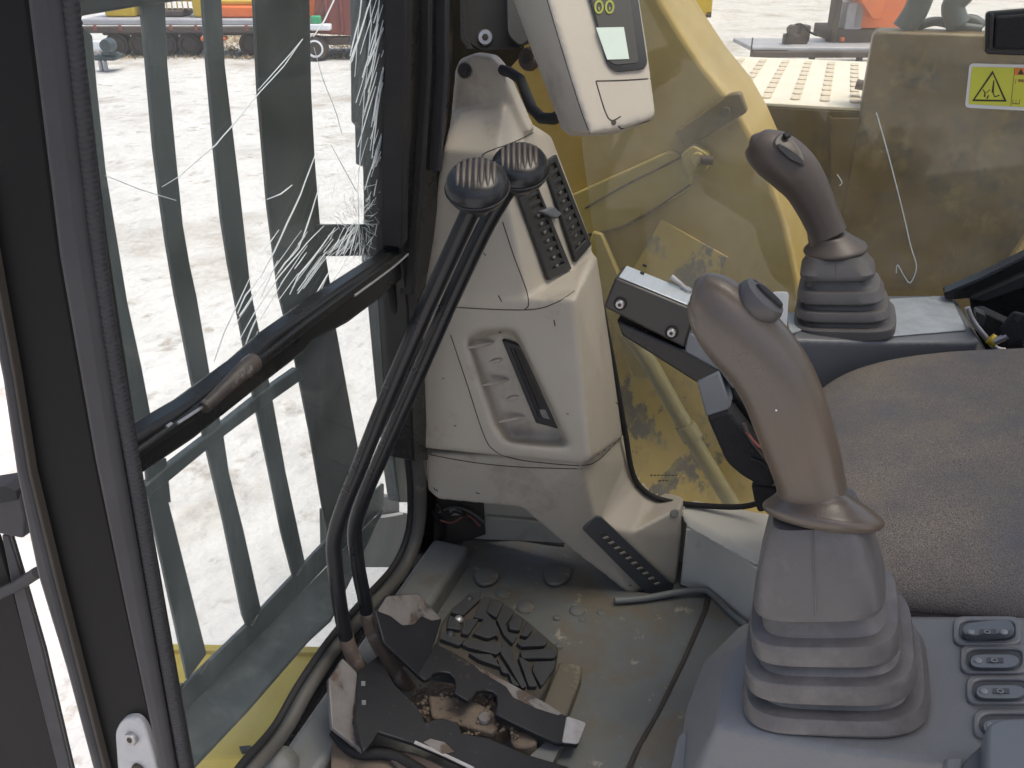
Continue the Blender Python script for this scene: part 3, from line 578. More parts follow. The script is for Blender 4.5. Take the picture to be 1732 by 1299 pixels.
for pts, r in (
    ([(178, 297), (235, 320), (298, 339)], .0004), ([(274, 316), (305, 297), (365, 245), (392, 214), (440, 155), (480, 112), (512, 66)], .00055),
    ([(436, 153), (470, 115), (512, 66)], .0005), ([(530, 62), (548, 36), (565, 0), (575, -30)], .0008), ([(616, -30), (608, 30), (592, 95)], .0007), ([(590, 108), (612, 50), (632, -20)], .0007),
    ([(644, -20), (636, 60), (622, 108)], .0008), ([(666, -20), (652, 40), (621, 112)], .0010), ([(682, -20), (668, 60), (650, 105), (638, 190), (629, 268)], .0009), ([(650, 102), (653, 140), (660, 120), (668, 78)], .0008),
    ([(651, 104), (640, 150), (632, 205)], .0007), ([(690, 78), (672, 135), (652, 205), (634, 275)], .0009), ([(685, 170), (668, 210), (650, 255), (635, 282)], .0008), ([(657, 215), (648, 248), (637, 276)], .0007), ([(672, 268), (660, 292), (652, 300)], .0005),
    ([(622, 108), (616, 160), (608, 280), (605, 325)], .0005), ([(612, -20), (605, 60), (600, 130)], .0005), ([(531, 80), (545, 130), (570, 195), (578, 225)], .00045), ([(560, 245), (590, 300), (604, 325)], .0005),
    ([(534, 260), (508, 330), (464, 425), (440, 470)], .0009), ([(540, 315), (520, 380), (505, 420)], .0008), ([(452, 337), (475, 328), (494, 313)], .0007), ([(505, 420), (482, 445), (470, 462)], .0009),
    ([(548, 382), (520, 410), (470, 470), (430, 530), (405, 575)], .0007), ([(567, 385), (530, 435), (505, 465), (490, 498)], .0007), ([(574, 405), (560, 425)], .0007),
    ([(590, 385), (568, 432)], .0006), ([(598, 384), (580, 430)], .0006), ([(605, 384), (592, 430)], .0006), ([(560, 455), (545, 480), (534, 498)], .0008), ([(425, 465), (405, 508), (380, 560), (362, 612)], .0006), ([(436, 535), (424, 560), (413, 590)], .0008), ([(432, 492), (412, 525), (405, 535)], .0008),
    ([(552, 470), (530, 520), (510, 565)], .0006), ([(438, 470), (415, 500), (402, 530)], .0007), ([(606, 325), (607, 380), (609, 432)], .0005), ([(625, -20), (628, 40), (622, 100)], .0005), ([(640, 40), (628, 120), (618, 150)], .0006), ([(676, 20), (660, 90), (640, 170), (626, 255)], .0007), ([(660, -20), (640, 70), (620, 180)], .0006), ([(680, 120), (664, 180), (644, 240), (632, 270)], .0007), ([(646, 120), (636, 170), (628, 215)], .0006), ([(686, 225), (676, 250), (662, 276)], .0006), ([(586, 440), (566, 470), (550, 500)], .0006), ([(520, 415), (496, 450), (470, 490), (440, 540)], .0005), ([(436, 560), (424, 590), (410, 612)], .0006), ([(470, 440), (456, 470), (440, 505)], .0005), ([(510, 390), (470, 445), (430, 500), (396, 552)], .0004)): crack(pts, r)
cx, cy_ = 608, 382   # the point of impact: a fan of short splinters
for k in range(150):
    a = rc.uniform(0, 2*math.pi); r0 = abs(rc.gauss(0, 26))+3; r1 = r0+rc.uniform(4, 22); a2 = a+rc.uniform(-.5, .5)
    crack([(cx+r0*math.cos(a)*.8, cy_-12+r0*math.sin(a)*1.3), (cx+r1*math.cos(a2)*.8, cy_-12+r1*math.sin(a2)*1.3)], rc.uniform(.00012, .0003))
for k in range(40):
    x = rc.uniform(560, 625); y = rc.uniform(384, 430); crack([(x, y), (x-(615-x)*.35-4, y+rc.uniform(10, 36))], rc.uniform(.0002, .0004))
for k in range(30):
    x = rc.uniform(632, 680); y = rc.uniform(285, 400); crack([(x, y), (x-rc.uniform(3, 14), y+rc.uniform(8, 30))], rc.uniform(.0003, .0005))
for k in range(34):
    x = rc.uniform(618, 690); y = rc.uniform(-20, 250); L = rc.uniform(25, 110); crack([(x, y), (x-L*.30, y+L)], rc.uniform(.0003, .0007))
for k in range(16):
    x = rc.uniform(470, 600); y = 384+rc.uniform(0, 90); L = rc.uniform(25, 90); crack([(x, y), (x-L*.62, y+L*.85)], rc.uniform(.0003, .0006))
o = fin(cb, 'crack', 'crack', ws, 60); tag(o, kind='stuff')
sw = thing('side_window', 'dusty side window pane with painted reflection haze looking out on the yellow boom', 'window', (1.46, -.2, .6))
WIN = [(960, -160), (985, 250), (1002, 380), (1018, 480), (1058, 735), (1072, 800), (1092, 832), (1130, 850), (1250, 858), (1320, 850), (1480, 640), (1900, 640), (1900, -160)]
glass('pane', WIN, X(1.455), (.005, 0, 0), GLASS_S, sw)
tube('rubber_gasket', [atP(p, X(1.424)) for p in smooth([(1008, 470), (1014, 500), (1036, 610), (1058, 735), (1070, 800), (1092, 832), (1130, 848), (1200, 856), (1262, 856), (1300, 840), (1330, 800)], 8)], .0055, 'rubber', sw, 8)
tube('scratch', [atP(p, X(1.4545)) for p in smooth([(1482, 190), (1502, 260), (1525, 350), (1540, 415), (1550, 452), (1540, 478), (1530, 468), (1518, 448), (1516, 462)], 4)], .0008, 'crack', sw, 5)
tube('scratch', [atP(p, X(1.4545)) for p in smooth([(1416, 295), (1424, 308), (1420, 314)], 4)], .0008, 'crack', sw, 5)
for y, x0, x1 in ((803, 1100, 1148), (812, 1114, 1134)):   # tiny etched glass mark, too small to read
    for k in range(int((x1-x0)/6)): slab('etched_mark', on(X(1.4542), (x0+6*k, y), (x0+6*k+4, y-.5), (x0+6*k+4, y+1.5), (x0+6*k, y+2)), (-.0004, 0, 0), 'ink', sw, 0)
stk = thing('warning_sticker', 'yellow warning sticker with a black triangle on the side window', 'sticker', atP((1690, 145), X(1.452)))
def sheet(name, pts, off, mat, parent, r=0, th=.0004): ps = on(X(1.452-off), *pts); return slab(name, fil(ps, r) if r else ps, (th, 0, 0), mat, parent, 0)
q = [(1640, 107), (1790, 111), (1788, 190), (1632, 182)]; sheet('backing', q, 0, 'white' if 0 else 'paper', stk, .006)
sheet('yellow_field', [(1644, 113), (1788, 116), (1786, 184), (1638, 176)], .0008, 'sticker_y', stk, .002)
a = [(1679, 119), (1703, 172), (1644, 171)]; b = [(1679, 125), (1698, 169), (1649, 168)]
ringslab('triangle', on(X(1.4508), *a), on(X(1.4508), *b), (.0003, 0, 0), 'ink', stk, 0)
for pts in ([(1680, 136), (1682, 136), (1681, 157), (1677, 157)], [(1665, 156), (1667, 156), (1667, 164), (1664, 164)], [(1662, 152), (1663, 151), (1667, 156), (1665, 157)], [(1668, 157), (1674, 151), (1675, 152), (1669, 158)], [(1679, 158), (1682, 165), (1691, 162), (1690, 160), (1683, 163), (1681, 157)], [(1668, 166), (1672, 160), (1673, 162), (1670, 168)]): sheet('pictogram', pts, .0012, 'ink', stk)
sheet('divider', [(1716, 115), (1717, 115), (1710, 180), (1709, 180)], .0012, 'ink_o', stk)
sheet('orange_band', [(1716, 115), (1788, 116), (1788, 128), (1715, 127)], .0012, 'sticker_o', stk)
a = [(1727, 116), (1732, 126), (1721, 126)]; sheet('small_triangle', a, .0016, 'ink', stk)
for pts in ([(1718, 133), (1719, 133), (1718, 142), (1717, 142)], [(1722, 134), (1732, 134.5), (1732, 139), (1722, 138.5)], [(1713, 168), (1714, 168), (1713, 175), (1712, 175)], [(1712, 174), (1725, 175), (1725, 176.5), (1712, 176)], [(1724, 168), (1725, 168), (1725, 175), (1724, 175)], [(1718, 169), (1719, 169), (1719, 175), (1718, 175)]): sheet('pictogram', pts, .0012, 'ink_o', stk)
lt = thing('window_latch', 'black plastic window latch above the yellow warning sticker', 'latch', atP((1710, 50), X(1.45)))
slab('base', fil(on(X(1.44), (1668, 20), (1790, 10), (1790, 96), (1666, 92)), .006), (.012, 0, 0), 'vent', lt, .002)
slab('grip', fil(on(X(1.425), (1684, 28), (1790, 20), (1790, 84), (1680, 84)), .006), (.016, 0, 0), 'vinyl', lt, .003)
slab('groove', on(X(1.4245), (1677, 24), (1682, 24), (1679, 84), (1675, 84)), (.014, 0, 0), 'trim', lt, .001)

# ============================================================ FLOOR
def floor():
    t = slab('floor', [V((.5, .60, -.004)), V((1.455, .57, -.004)), V((1.455, -.9, -.004)), V((.5, -.9, -.004))], (0, 0, -.014), 'mat', None, 0); tag(t, kind='structure')
    m = thing('floor_mat', 'grey green rubber floor mat with raised bumps and dried mud', 'floor mat', (1.15, .2, 0))
    main = on(Z(.006), (800, 890), (960, 912), (1060, 1000), (1196, 1012), (1190, 1032), (1150, 1120), (1108, 1206), (1072, 1270), (1030, 1360), (520, 1360), (640, 1150))
    bm = bmesh.new(); vs = [bm.verts.new(p) for p in main]; f = bm.faces.new(vs); r = bmesh.ops.triangulate(bm, faces=[f])
    bmesh.ops.subdivide_edges(bm, edges=bm.edges[:], cuts=24, use_grid_fill=True)
    for v in bm.verts: v.co.z += .0035*noise.noise(v.co*7)+.0015*noise.noise(v.co*25)
    fin(bm, 'main_mat', 'mat', m, 180)
    slab('edge_mat', on(Z(.004), (1202, 1012), (1270, 1062), (1330, 1120), (1300, 1360), (1046, 1360), (1082, 1270), (1118, 1206), (1160, 1120), (1198, 1032)), (0, 0, .007), 'mat', m, .004)
    slab('mat_gap', on(Z(.0075), (1192, 1012), (1200, 1012), (1196, 1034), (1158, 1120), (1116, 1206), (1080, 1270), (1040, 1360), (1032, 1360), (1074, 1270), (1109, 1206), (1151, 1120), (1188, 1034)), (0, 0, .002), 'seam', m, 0)
    for x, y, r, h in ((851, 1004, .016, .008), (889, 1027, .018, .009), (976, 1033, .015, .007), (942, 1045, .007, .004), (984, 1048, .006, .003), (1016, 1036, .008, .003), (945, 1094, .008, .008)):
        disc('bump', atP((x, y), Z(.006)), UP, r, h*.75, 'mat', m, 20, 1)
    for pts in ([(808, 992), (800, 972), (826, 962), (846, 972), (842, 986), (824, 994)], [(918, 976), (924, 960), (936, 956), (970, 965), (962, 984), (942, 994), (924, 990)]):
        slab('pad', fil(on(Z(.010), *pts), .012), (0, 0, .007), 'mat', m, .003)
    tube('raised_lip', [atP(p, Z(.016)) for p in smooth([(1040, 1016), (1090, 1012), (1140, 1003), (1186, 998), (1205, 1006), (1240, 1040), (1275, 1068)], 6)], .0065, 'ledge', m, 10)
    tube('back_edge', [atP(p, Z(.012)) for p in smooth([(796, 896), (822, 908), (880, 908), (955, 918)], 6)], .008, 'mat', m, 10)
    zz = .052
    lg = thing('floor_ledge', 'grey painted ledge along the foot of the windscreen', 'ledge', (.95, .58, 0))
    slab('ledge_top', [V((.52, .553, zz)), V((1.30, .535, zz)), V((1.30, .612, zz)), V((.52, .618, zz))], (0, 0, -.07), 'ledge', lg, .012, 4)
    disc('round_cap', atP((470, 1296), Z(.06)), UP, .03, .025, 'ledge', lg, 24, 1)
floor()

# ============================================================ DASH CONSOLE (the beige corner tower)
XT = 1.20
def atx(x, *pts): return [atP(p, X(x)) for p in pts]
def push(pts, dx): return [p+V((dx, 0, 0)) for p in pts]
dash = thing('dash_console', 'tall beige corner console with twin black air vents and a cup recess', 'console', (1.3, .4, 0))
def console():
    capf = atx(1.27, (768, 118), (776, 100), (800, 91), (830, 95), (846, 112), (860, 170), (896, 224), (770, 236), (757, 240))
    H1 = capf+push(capf, .03)
    uf = atx(XT, (750, 252), (741, 300), (706, 505), (895, 521), (845, 262))+atx(1.262, (779, 188), (852, 178), (764, 200))
    ur = atx(1.44, (930, 232), (1001, 420))+atx(1.30, (902, 222))
    H2 = uf+ur+[V((1.45, p.y+.02, p.z)) for p in uf[:3]]+push(ur[:2], .01)
    lf = atx(XT-.006, (692, 600), (688, 738), (698, 757), (982, 786), (1000, 776), (984, 640), (972, 505), (888, 521), (705, 508))
    lr = atx(1.432, (1055, 738), (1036, 600), (1010, 432))
    H3 = lf+lr+push(lf[:3], .2)
    H3b = atx(XT-.006, (888, 521), (972, 505), (900, 545))+atx(1.44, (1002, 424), (1011, 440))+atx(XT+.02, (870, 560))
    kf = atx(XT+.025, (718, 765), (722, 830), (740, 846), (880, 860), (915, 790), (990, 780))
    H4 = kf+push(kf, .2)
    g_ = lambda x, *pts: [atP(p, X(x)) for p in pts]
    sk = g_(1.226, (872, 780), (884, 862), (985, 782)); a1 = g_(1.238, (916, 882)); a2 = g_(1.262, (960, 926)); ft = g_(1.317, (1062, 1006)); fr_ = g_(1.38, (1142, 990)); br_ = g_(1.387, (1152, 905)); tr_ = g_(1.395, (1152, 858))
    Q = g_(1.278, (1010, 890)); Q2 = g_(1.325, (1070, 900))
    w1, w2, w3, w4, w5, w6, w7 = (g_(1.432, p) for p in ((1050, 738), (1060, 775), (1067, 800), (1078, 820), (1092, 834), (1116, 846), (1152, 855)))
    th = lambda *ls: (lambda l: l+push(l, .03))([p for x in ls for p in x])
    H5 = [th(sk[:2], sk[2:], a1, a2, Q), th(a2, ft, fr_, Q, Q2), th(Q2, fr_, br_), th(sk[2:], w1, w2, Q), th(w2, w3, Q), th(w3, w4, Q), th(w4, w5, Q, Q2), th(w5, w6, Q2), th(w6, w7, tr_, br_, Q2)]
    # the cup recess: a tapered pocket that deepens towards the black slot
    po = [(778, 575), (790, 556), (868, 553), (880, 562), (905, 620), (972, 758), (962, 766), (850, 753), (826, 722)]
    pi = [(800, 580), (850, 562), (868, 566), (890, 610), (950, 742), (868, 742), (846, 716)]
    cut = atx(XT-.03, *po)+[atP(p, X(XT+.022 if p[0] < 850 else XT+.036)) for p in pi]
    sh, bv = blob('shell', [H1, H2, H3, H3b, H4]+H5, 'beige', dash, .0034, 16, {2: [cut]})
    for pts in ([(815, 268), (822, 258), (870, 240), (902, 224)], [(706, 512), (775, 520), (892, 524), (940, 512), (972, 492)], [(850, 375), (868, 430), (890, 490), (894, 515), (888, 523)], [(762, 566), (790, 650), (818, 735), (836, 762), (870, 776), (930, 784), (985, 787), (1012, 778), (1048, 742)], [(722, 768), (800, 782), (880, 790), (985, 793)]):
        seam('seam', bv, pts, .0009, 'seam', dash)
    # recess ribs
    for x, y, l in ((790, 588, 46), (828, 612, 22), (815, 652, 46), (856, 675, 22), (842, 714, 46)):
        a, b = snap(bv, (x, y), .0015), snap(bv, (x+l, y-l*.22), .0015)
        if a and b: tube('rib', [a+(b-a)*k/6 for k in range(7)], [.001, .0025, .0035, .004, .004, .003, .001], 'beige', dash, 8)
    # slot frame
    fo = [snap(bv, p, .006) for p in ((848, 576), (884, 588), (943, 726), (908, 716))]
    pl = P3(fo[0], fo[3], fo[2]); nrm = pl[0] if pl[0].x < 0 else -pl[0]
    outer = on(pl, (848, 575), (883, 586), (943, 726), (906, 716)); inner = on(pl, (862, 588), (878, 593), (930, 712), (910, 706))
    fr = ringslab('slot_frame', outer, inner, -nrm*.02, 'vent', dash, .002)
    slab('slot_back', [p-nrm*.0045 for p in inner], -nrm*.003, 'seam', fr, 0)
    slab('slot_lip', [p-nrm*.002 for p in on(pl, (862, 588), (868, 590), (918, 709), (910, 706))], -nrm*.003, 'trim', fr, .001)
    slab('slot_foot', [p-nrm*.0022 for p in on(pl, (905, 694), (922, 694), (930, 712), (910, 706))], -nrm*.003, 'louvre', fr, .001)
    # cap screw
    c = snap(bv, (787, 119), 0); sc = disc('screw', c, (-1, -.12, .1), .0125, .002, 'louvre', dash); disc('screw_well', c+V((-.002, 0, 0)), (-1, -.12, .1), .0105, .0015, 'seam', sc); disc('screw_head', c+V((-.0035, 0, 0)), (-1, -.12, .1), .006, .003, 'vent', sc)
    # air vents on the slanted face
    pa, pb_, pc = snap(bv, (872, 350)), snap(bv, (905, 480)), snap(bv, (985, 420))
    pl = P3(pa, pb_, pc); n = pl[0] if pl[0].dot(ray(900, 400)) < 0 else -pl[0]; pl0 = (pl[0], pl[0].dot(pa+n*.002))
    for outer, a0, a1, b0, b1 in (([(868, 318), (898, 300), (962, 455), (924, 474)], (882, 322), (930, 456), (900, 312), (950, 446)), ([(914, 276), (936, 262), (996, 414), (970, 444)], (922, 282), (968, 424), (934, 274), (986, 406))):
        ctr = (sum(p[0] for p in outer)/4, sum(p[1] for p in outer)/4); inn = [a0, b0, b1, a1]
        fr = ringslab('air_vent', on(pl0, *outer), on(pl0, *inn), n*.006, 'vent', dash, .0015)
        slab('vent_back', on((pl0[0], pl0[1]), *inn), n*.001, 'seam', fr, 0)
        for k in range(9):
            t = (k+.7)/9.4; t2 = t+.045
            f = lambda u: [tuple(a0[i]+(a1[i]-a0[i])*u for i in (0, 1)), tuple(b0[i]+(b1[i]-b0[i])*u for i in (0, 1))]
            p, q = f(t); p2, q2 = f(t2)
            slab('louvre', [v+n*.001 for v in on(pl0, p, q, q2, p2)], n*.004, 'vent', fr, .0006)
            m = ((p[0]*.4+q[0]*.6), (p[1]*.4+q[1]*.6))
            if k > 1: disc('vane_tip', atP((m[0]+1, m[1]+8), pl0)+n*.002, n, .0048, .003, 'louvre', fr, 10, 1)
    fr2 = slab('vent_lever', on((pl0[0], pl0[1]), (905, 358), (926, 350), (940, 362), (932, 370), (920, 366)), n*.012, 'switch', dash, .002)
    # floor vent grille on the leg
    pa, pb_, pc = snap(bv, (1000, 882)), snap(bv, (1120, 985)), snap(bv, (1090, 1000))
    o = [(984, 893), (1005, 870), (1016, 872), (1138, 988), (1132, 1000), (1098, 1006), (1090, 1000)]; pl = P3(snap(bv, (1000, 900)), snap(bv, (1100, 985)), snap(bv, (1050, 905)))
    n = pl[0] if pl[0].dot(ray(1050, 940)) < 0 else -pl[0]; pl = (pl[0], pl[0].dot(snap(bv, (1050, 940))+n*.001))
    gr = slab('floor_grille', fil(on(pl, *o), .004), n*.006, 'switch_dark', dash, .0015)
    for k in range(10):
        x, y = 1010+k*9.6, 900+k*8.6
        slab('slit', [v+n*.0055 for v in on(pl, (x, y), (x+9, y-3), (x+16, y+3.5), (x+7, y+6.5))], n*.001, 'seam', gr, 0)
        slab('fin', [v+n*.006 for v in on(pl, (x+6.5, y+6), (x+15, y+3), (x+18, y+5.5), (x+9.5, y+8.5))], n*.002, 'louvre', gr, .0004)
    sc = snap(bv, (1140, 868)); 
    if sc: disc('screw', sc, (-.8, -.5, .4), .008, .003, 'louvre', dash)
    for x, y, a_, l in ((728, 766, .3, 6), (735, 827, 1.2, 6), (739, 829, 1.3, 5), (808, 834, .3, 7), (1043, 682, .9, 6), (938, 546, 1.4, 11), (846, 562, .2, 5), (880, 640, .6, 3), (750, 640, .2, 3), (846, 505, 1.1, 12), (960, 700, .4, 4), (770, 720, .2, 4), (820, 430, 1, 6), (1066, 990, .3, 4), (700, 742, .5, 5)):
        ca, sa = math.cos(a_), math.sin(a_); q = [snap(bv, (x+ca*u-sa*v, y+sa*u+ca*v), .0003) for u, v in ((-l/2, -.6), (l/2, -1), (l/2, .5), (-l/2, .9))]
        if all(q): slab('nick', q, V((-.0003, 0, 0)), 'seam', dash, 0)
    # the pale box cover beside the leg
    A = atP((1150, 990), Z(0)); B = atP((1192, 1003), Z(0)); Cc = atP((1262, 1060), Z(0)); Dd = atP((1340, 1075), Z(0))
    def up(p, px, py): # height of the top edge above foot p seen at pixel row py
        r = ray(px, py); k = (V((p.x, p.y, 0))-V((0, 0, 0))).length/math.hypot(r.x, r.y); return CZ+r.z*k
    zt = up(B, 1202, 906)
    foot = [A, B, Cc, Dd]; topv = [V((p.x+.004, p.y+.004, zt)) for p in foot]
    back = [V((1.45, Dd.y, zt)), V((1.45, A.y, zt))]
    cv = slab('side_cover', [V((p.x, p.y, 0)) for p in foot]+[V((1.45, Dd.y, 0)), V((1.45, A.y, 0))], (0, 0, zt), 'beige2', dash, .003)
    z2 = atP((1150, 862), X(1.40)).z
    ht = [V((p.x+.003, p.y+.002, zt+.002)) for p in foot]+[V((1.45, Dd.y, zt+.002)), V((1.45, A.y, zt+.002))]
    top2 = [V((p.x+.03, p.y+.02, zt+.014)) for p in foot]+[V((1.45, Dd.y, zt+.018)), V((1.45, A.y, zt+.018))]
    blob('cover_lid', [ht+top2], 'beige2', dash, .004, 3)
    slab('firewall_panel', on(X(1.37), (800, 830), (985, 860), (985, 920), (800, 912)), (.01, 0, 0), 'beige', dash, .002)
    slab('firewall_ridge', on(X(1.36), (822, 874), (940, 884), (940, 889), (822, 879)), (.012, 0, 0), 'beige', dash, .002)
    slab('cavity_shade_sheet', on(X(1.365), (716, 820), (816, 840), (820, 905), (760, 925), (690, 1000)), (.02, 0, 0), 'seam', dash, .002)  # dark sheet standing in for the shade under the console
    return bv
bvd = console()
wr = thing('loose_wiring', 'tangle of loose wires and foil in the gap under the beige console', 'wires', atP((770, 870), X(1.36)))
for k, (pts, r, mm) in enumerate((([(738, 850), (755, 872), (772, 866), (800, 884)], .0025, 'rubber'), ([(745, 880), (765, 884), (790, 872), (812, 890)], .002, 'far_red'), ([(742, 866), (770, 858), (796, 866), (820, 884)], .003, 'rubber_grey'), ([(730, 862), (748, 892), (742, 920)], .004, 'rubber'))):
    tube('wire', [atP(p, X(1.335+.006*k)) for p in smooth(pts, 5)], r, mm, wr, 8)
slab('foil', fil(on(X(1.345), (758, 858), (776, 864), (784, 872), (762, 872)), .003), (.006, 0, 0), 'steel', wr, .002)

# ============================================================ MONITOR
def monitor():
    t = thing('display_monitor', 'beige gauge monitor with a lit screen hanging above the console', 'monitor', D(1.02, (1010, 120)))
    k = lambda d, *pts: [D(d, p) for p in pts]
    fr = [D(.985, (930, 10)), D(.985, (978, 169)), D(.985, (1000, 226)), D(1.0, (1046, 221)), D(1.0, (1104, 200)), D(1.0, (1108, 190)), D(1.0, (1096, 96)), D(1.0, (1062, -120)), D(.985, (900, -120))]
    bk = [D(1.085, p) for p in ((866, 0), (948, 219), (962, 230), (1000, 231), (1048, 226), (1104, 204), (838, -120), (1060, -120))]
    pl = P3(fr[1], fr[6], fr[4]); pl = P3(D(.985, (960, 100)), D(1.0, (1096, 96)), D(.985, (1000, 226)))
    sh, bv = blob('housing', [fr+bk], 'beige', t, .0035, 4)
    for pts in ([(922, -20), (928, 8), (977, 169), (1000, 231)], [(1008, 137), (1050, 136), (1100, 133)], [(1008, 138), (1029, 200), (1050, 197)]): seam('seam', bv, pts, .0008, 'seam', t)
    n = V((0, 0, 0))
    for p in ((980, 80), (1060, 60), (1040, 160)):
        q = [snap(bv, (p[0]+a, p[1]+b)) for a, b in ((-6, -6), (6, -6), (0, 8))]; m = (q[1]-q[0]).cross(q[2]-q[0]).normalized(); n += m if m.dot(ray(*p)) < 0 else -m
    n.normalize(); base = snap(bv, (1050, 60)); pl = (n, n.dot(base+n*.0012))
    scr = slab('screen', fil(on(pl, (968, -90), (996, 0), (1026, 110), (1040, 123), (1088, 118), (1095, 108), (1079, 0), (1062, -90)), .006), n*.002, 'screen', t, .001)
    slab('bezel_step', fil(on((n, n.dot(base+n*.0034)), (985, -70), (1002, 5), (1026, 100), (1040, 110), (1080, 106), (1066, 0), (1050, -70)), .004), n*.0006, 'vent', scr, 0)
    pl2 = (n, n.dot(base+n*.0043)); m = pm('lcd_lit', (.46, .54, .49), (.5, .58, .53), 30, .2); b = m.node_tree.nodes['Principled BSDF']; b.inputs['Emission Color'].default_value = (.72, .9, .78, 1); b.inputs['Emission Strength'].default_value = .05
    slab('lcd', on(pl2, (1008, 47), (1055, 46), (1064, 100), (1027, 101)), n*.0005, m, scr, 0)
    for x, y in ((1013, 12), (1031, 12)):
        c = atP((x, y), pl2); e = (atP((x+8, y), pl2)-c); f = (atP((x, y+8), pl2)-c)
        ringslab('gauge_icon', [c+e*math.cos(a)+f*1.5*math.sin(a) for a in [q*math.pi/8 for q in range(16)]], [c+e*.6*math.cos(a)+f*1.0*math.sin(a) for a in [q*math.pi/8 for q in range(16)]], n*.0005, 'iconyel', scr, 0)
        slab('gauge_needle', [c-e*.12, c+e*.12, c+e*.12+f*.7, c-e*.12+f*.7], n*.0006, 'iconyel', scr, 0)
    c = snap(bv, (1038, 207)); 
    if c: disc('screw', c, n, .003, .001, 'seam', t, 10)
    slab('vent_slot', [snap(bv, p, .0008) for p in ((1044, 214), (1092, 206), (1100, 202), (1096, 210), (1050, 218))], n*.0006, 'vent', t, 0)
    tube('cable', [D(d, p) for p, d in [((848, 118), 1.29), ((862, 122), 1.27), ((880, 134), 1.25), ((890, 160), 1.22), ((900, 184), 1.19), ((916, 200), 1.15), ((936, 201), 1.1), ((960, 190), 1.07)]], .0075, 'rubber', t, 10)
    br = thing('monitor_bracket', 'black bolted steel bracket holding the gauge monitor to the corner post', 'bracket', D(1.2, (830, 40)))
    slab('plate', fil([D(1.25, p) for p in ((778, -120), (790, -120), (880, -120), (884, 82), (812, 88), (784, 70))], .01), (.012, 0, 0), 'black', br, .003)
    slab('arm', fil([D(1.2, p) for p in ((852, -120), (900, -120), (908, 60), (880, 82), (856, 60))], .01), (.02, 0, 0), 'vent', br, .003)
    slab('foam_edge', [D(1.245, p) for p in ((776, -120), (786, -120), (788, 60), (800, 84), (790, 84), (778, 66))], (.004, 0, 0), 'vinyl', br, .001)
    bolt('bolt', D(1.25, (821, 64)), (-.9, -.3, .2), .011, 'steel', br)
    bolt('bolt', D(1.24, (898, 100)), (-.8, .3, .1), .016, 'far_dark', br)
monitor()

# ============================================================ TRAVEL LEVERS AND PEDALS
def pedplane(z0, k, y0): return (V((0, -k, 1)).normalized(), (V((0, -k, 1)).normalized()).dot(V((0, y0, z0))))
PA = pedplane(.085, .30, .42); PB = pedplane(.10, .30, .42)
def lever(label, pts, kn, kpx, kx, rub, rusty):
    """pts: (px, py, X) along the rod from foot to knob"""
    base = atP(pts[0][:2], X(pts[0][2])); t = thing('travel_lever', label, 'lever', base, 'travel levers rising from the foot pedals')
    path = [atP(p[:2], X(p[2])) for p in smooth(pts, 8)]
    cut = int(rusty*8)
    tube('rod', path[cut:], .0112, 'lever', t, 14)
    tube('worn_rod_end', path[:cut+1], .0118, 'lever_rust', t, 14)
    c = atP(kpx, X(kx)); ax = (path[-1]-path[-6]).normalized(); tilt = V((-.40, -.10, .91)).normalized()
    q = tilt.to_track_quat('Z', 'Y'); 
    d = V((.92, .30, 0)); d = (d-tilt*d.dot(tilt)).normalized(); e = tilt.cross(d)
    def ring(a, b, z, sh=0): return [c+d*(a*math.cos(2*math.pi*k/28)+sh)+e*(b*math.sin(2*math.pi*k/28))+tilt*z for k in range(28)]
    s = kn
    kb = loft('knob', [ring(.012*s, .012*s, -.040*s), ring(.0135*s, .0135*s, -.026*s), ring(.024*s, .023*s, -.020*s), ring(.034*s, .032*s, -.013*s), ring(.0375*s, .0352*s, -.005*s), ring(.038*s, .0355*s, .001*s), ring(.0365*s, .034*s, .008*s), ring(.031*s, .029*s, .0155*s), ring(.021*s, .020*s, .0195*s), ring(.010*s, .010*s, .021*s), ring(.002*s, .002*s, .0215*s)], 'knob', t, 60, sub=1)
    tube('mould_line', [p for p in ring(.0382*s, .0357*s, -.002*s)]+[ring(.0382*s, .0357*s, -.002*s)[0]], .0009, 'trim', kb, 6)
    for k in range(7):
        o = (-.0195+.0065*k)*s; L = .030*s*math.sqrt(max(.2, 1-(o/(.030*s))**2)); pth = []
        for j in range(11):
            u = -1+2*j/10; a = u*L+.002*s; rr = min(1, math.sqrt((a/(.038*s))**2+(o/(.0355*s))**2))
            h = .0215*s*(1-rr**2.6)**.62
            pth.append(c+d*a+e*o+tilt*(h+.0004*s))
        tube('grip_rib', pth, [.0004, .0018, .0024, .0025, .0025, .0025, .0025, .0025, .0024, .0018, .0004], 'knob_rib', kb, 8)
    return t
lever('black travel lever whose knob stands nearer and further left, bent low near the glass', [(612, 1140, .90), (594, 1104, .89), (584, 1072, .885), (574, 1018, .88), (567, 960, .88), (565, 915, .88), (580, 860, .882), (612, 780, .886), (660, 660, .892), (720, 522, .90), (776, 400, .908), (806, 335, .912)], 1.0, (807, 314), .90, 0, 1.9)
lever('black travel lever with the further knob beside the vents, rusty at its foot', [(735, 1216, .97), (712, 1186, .968), (676, 1146, .965), (646, 1101, .96), (626, 1058, .957), (616, 1010, .955), (606, 960, .953), (600, 900, .952), (612, 850, .952), (645, 772, .954), (700, 648, .96), (760, 512, .968), (820, 385, .978), (858, 320, .984)], .98, (879, 284), .985, 0, 4.6)
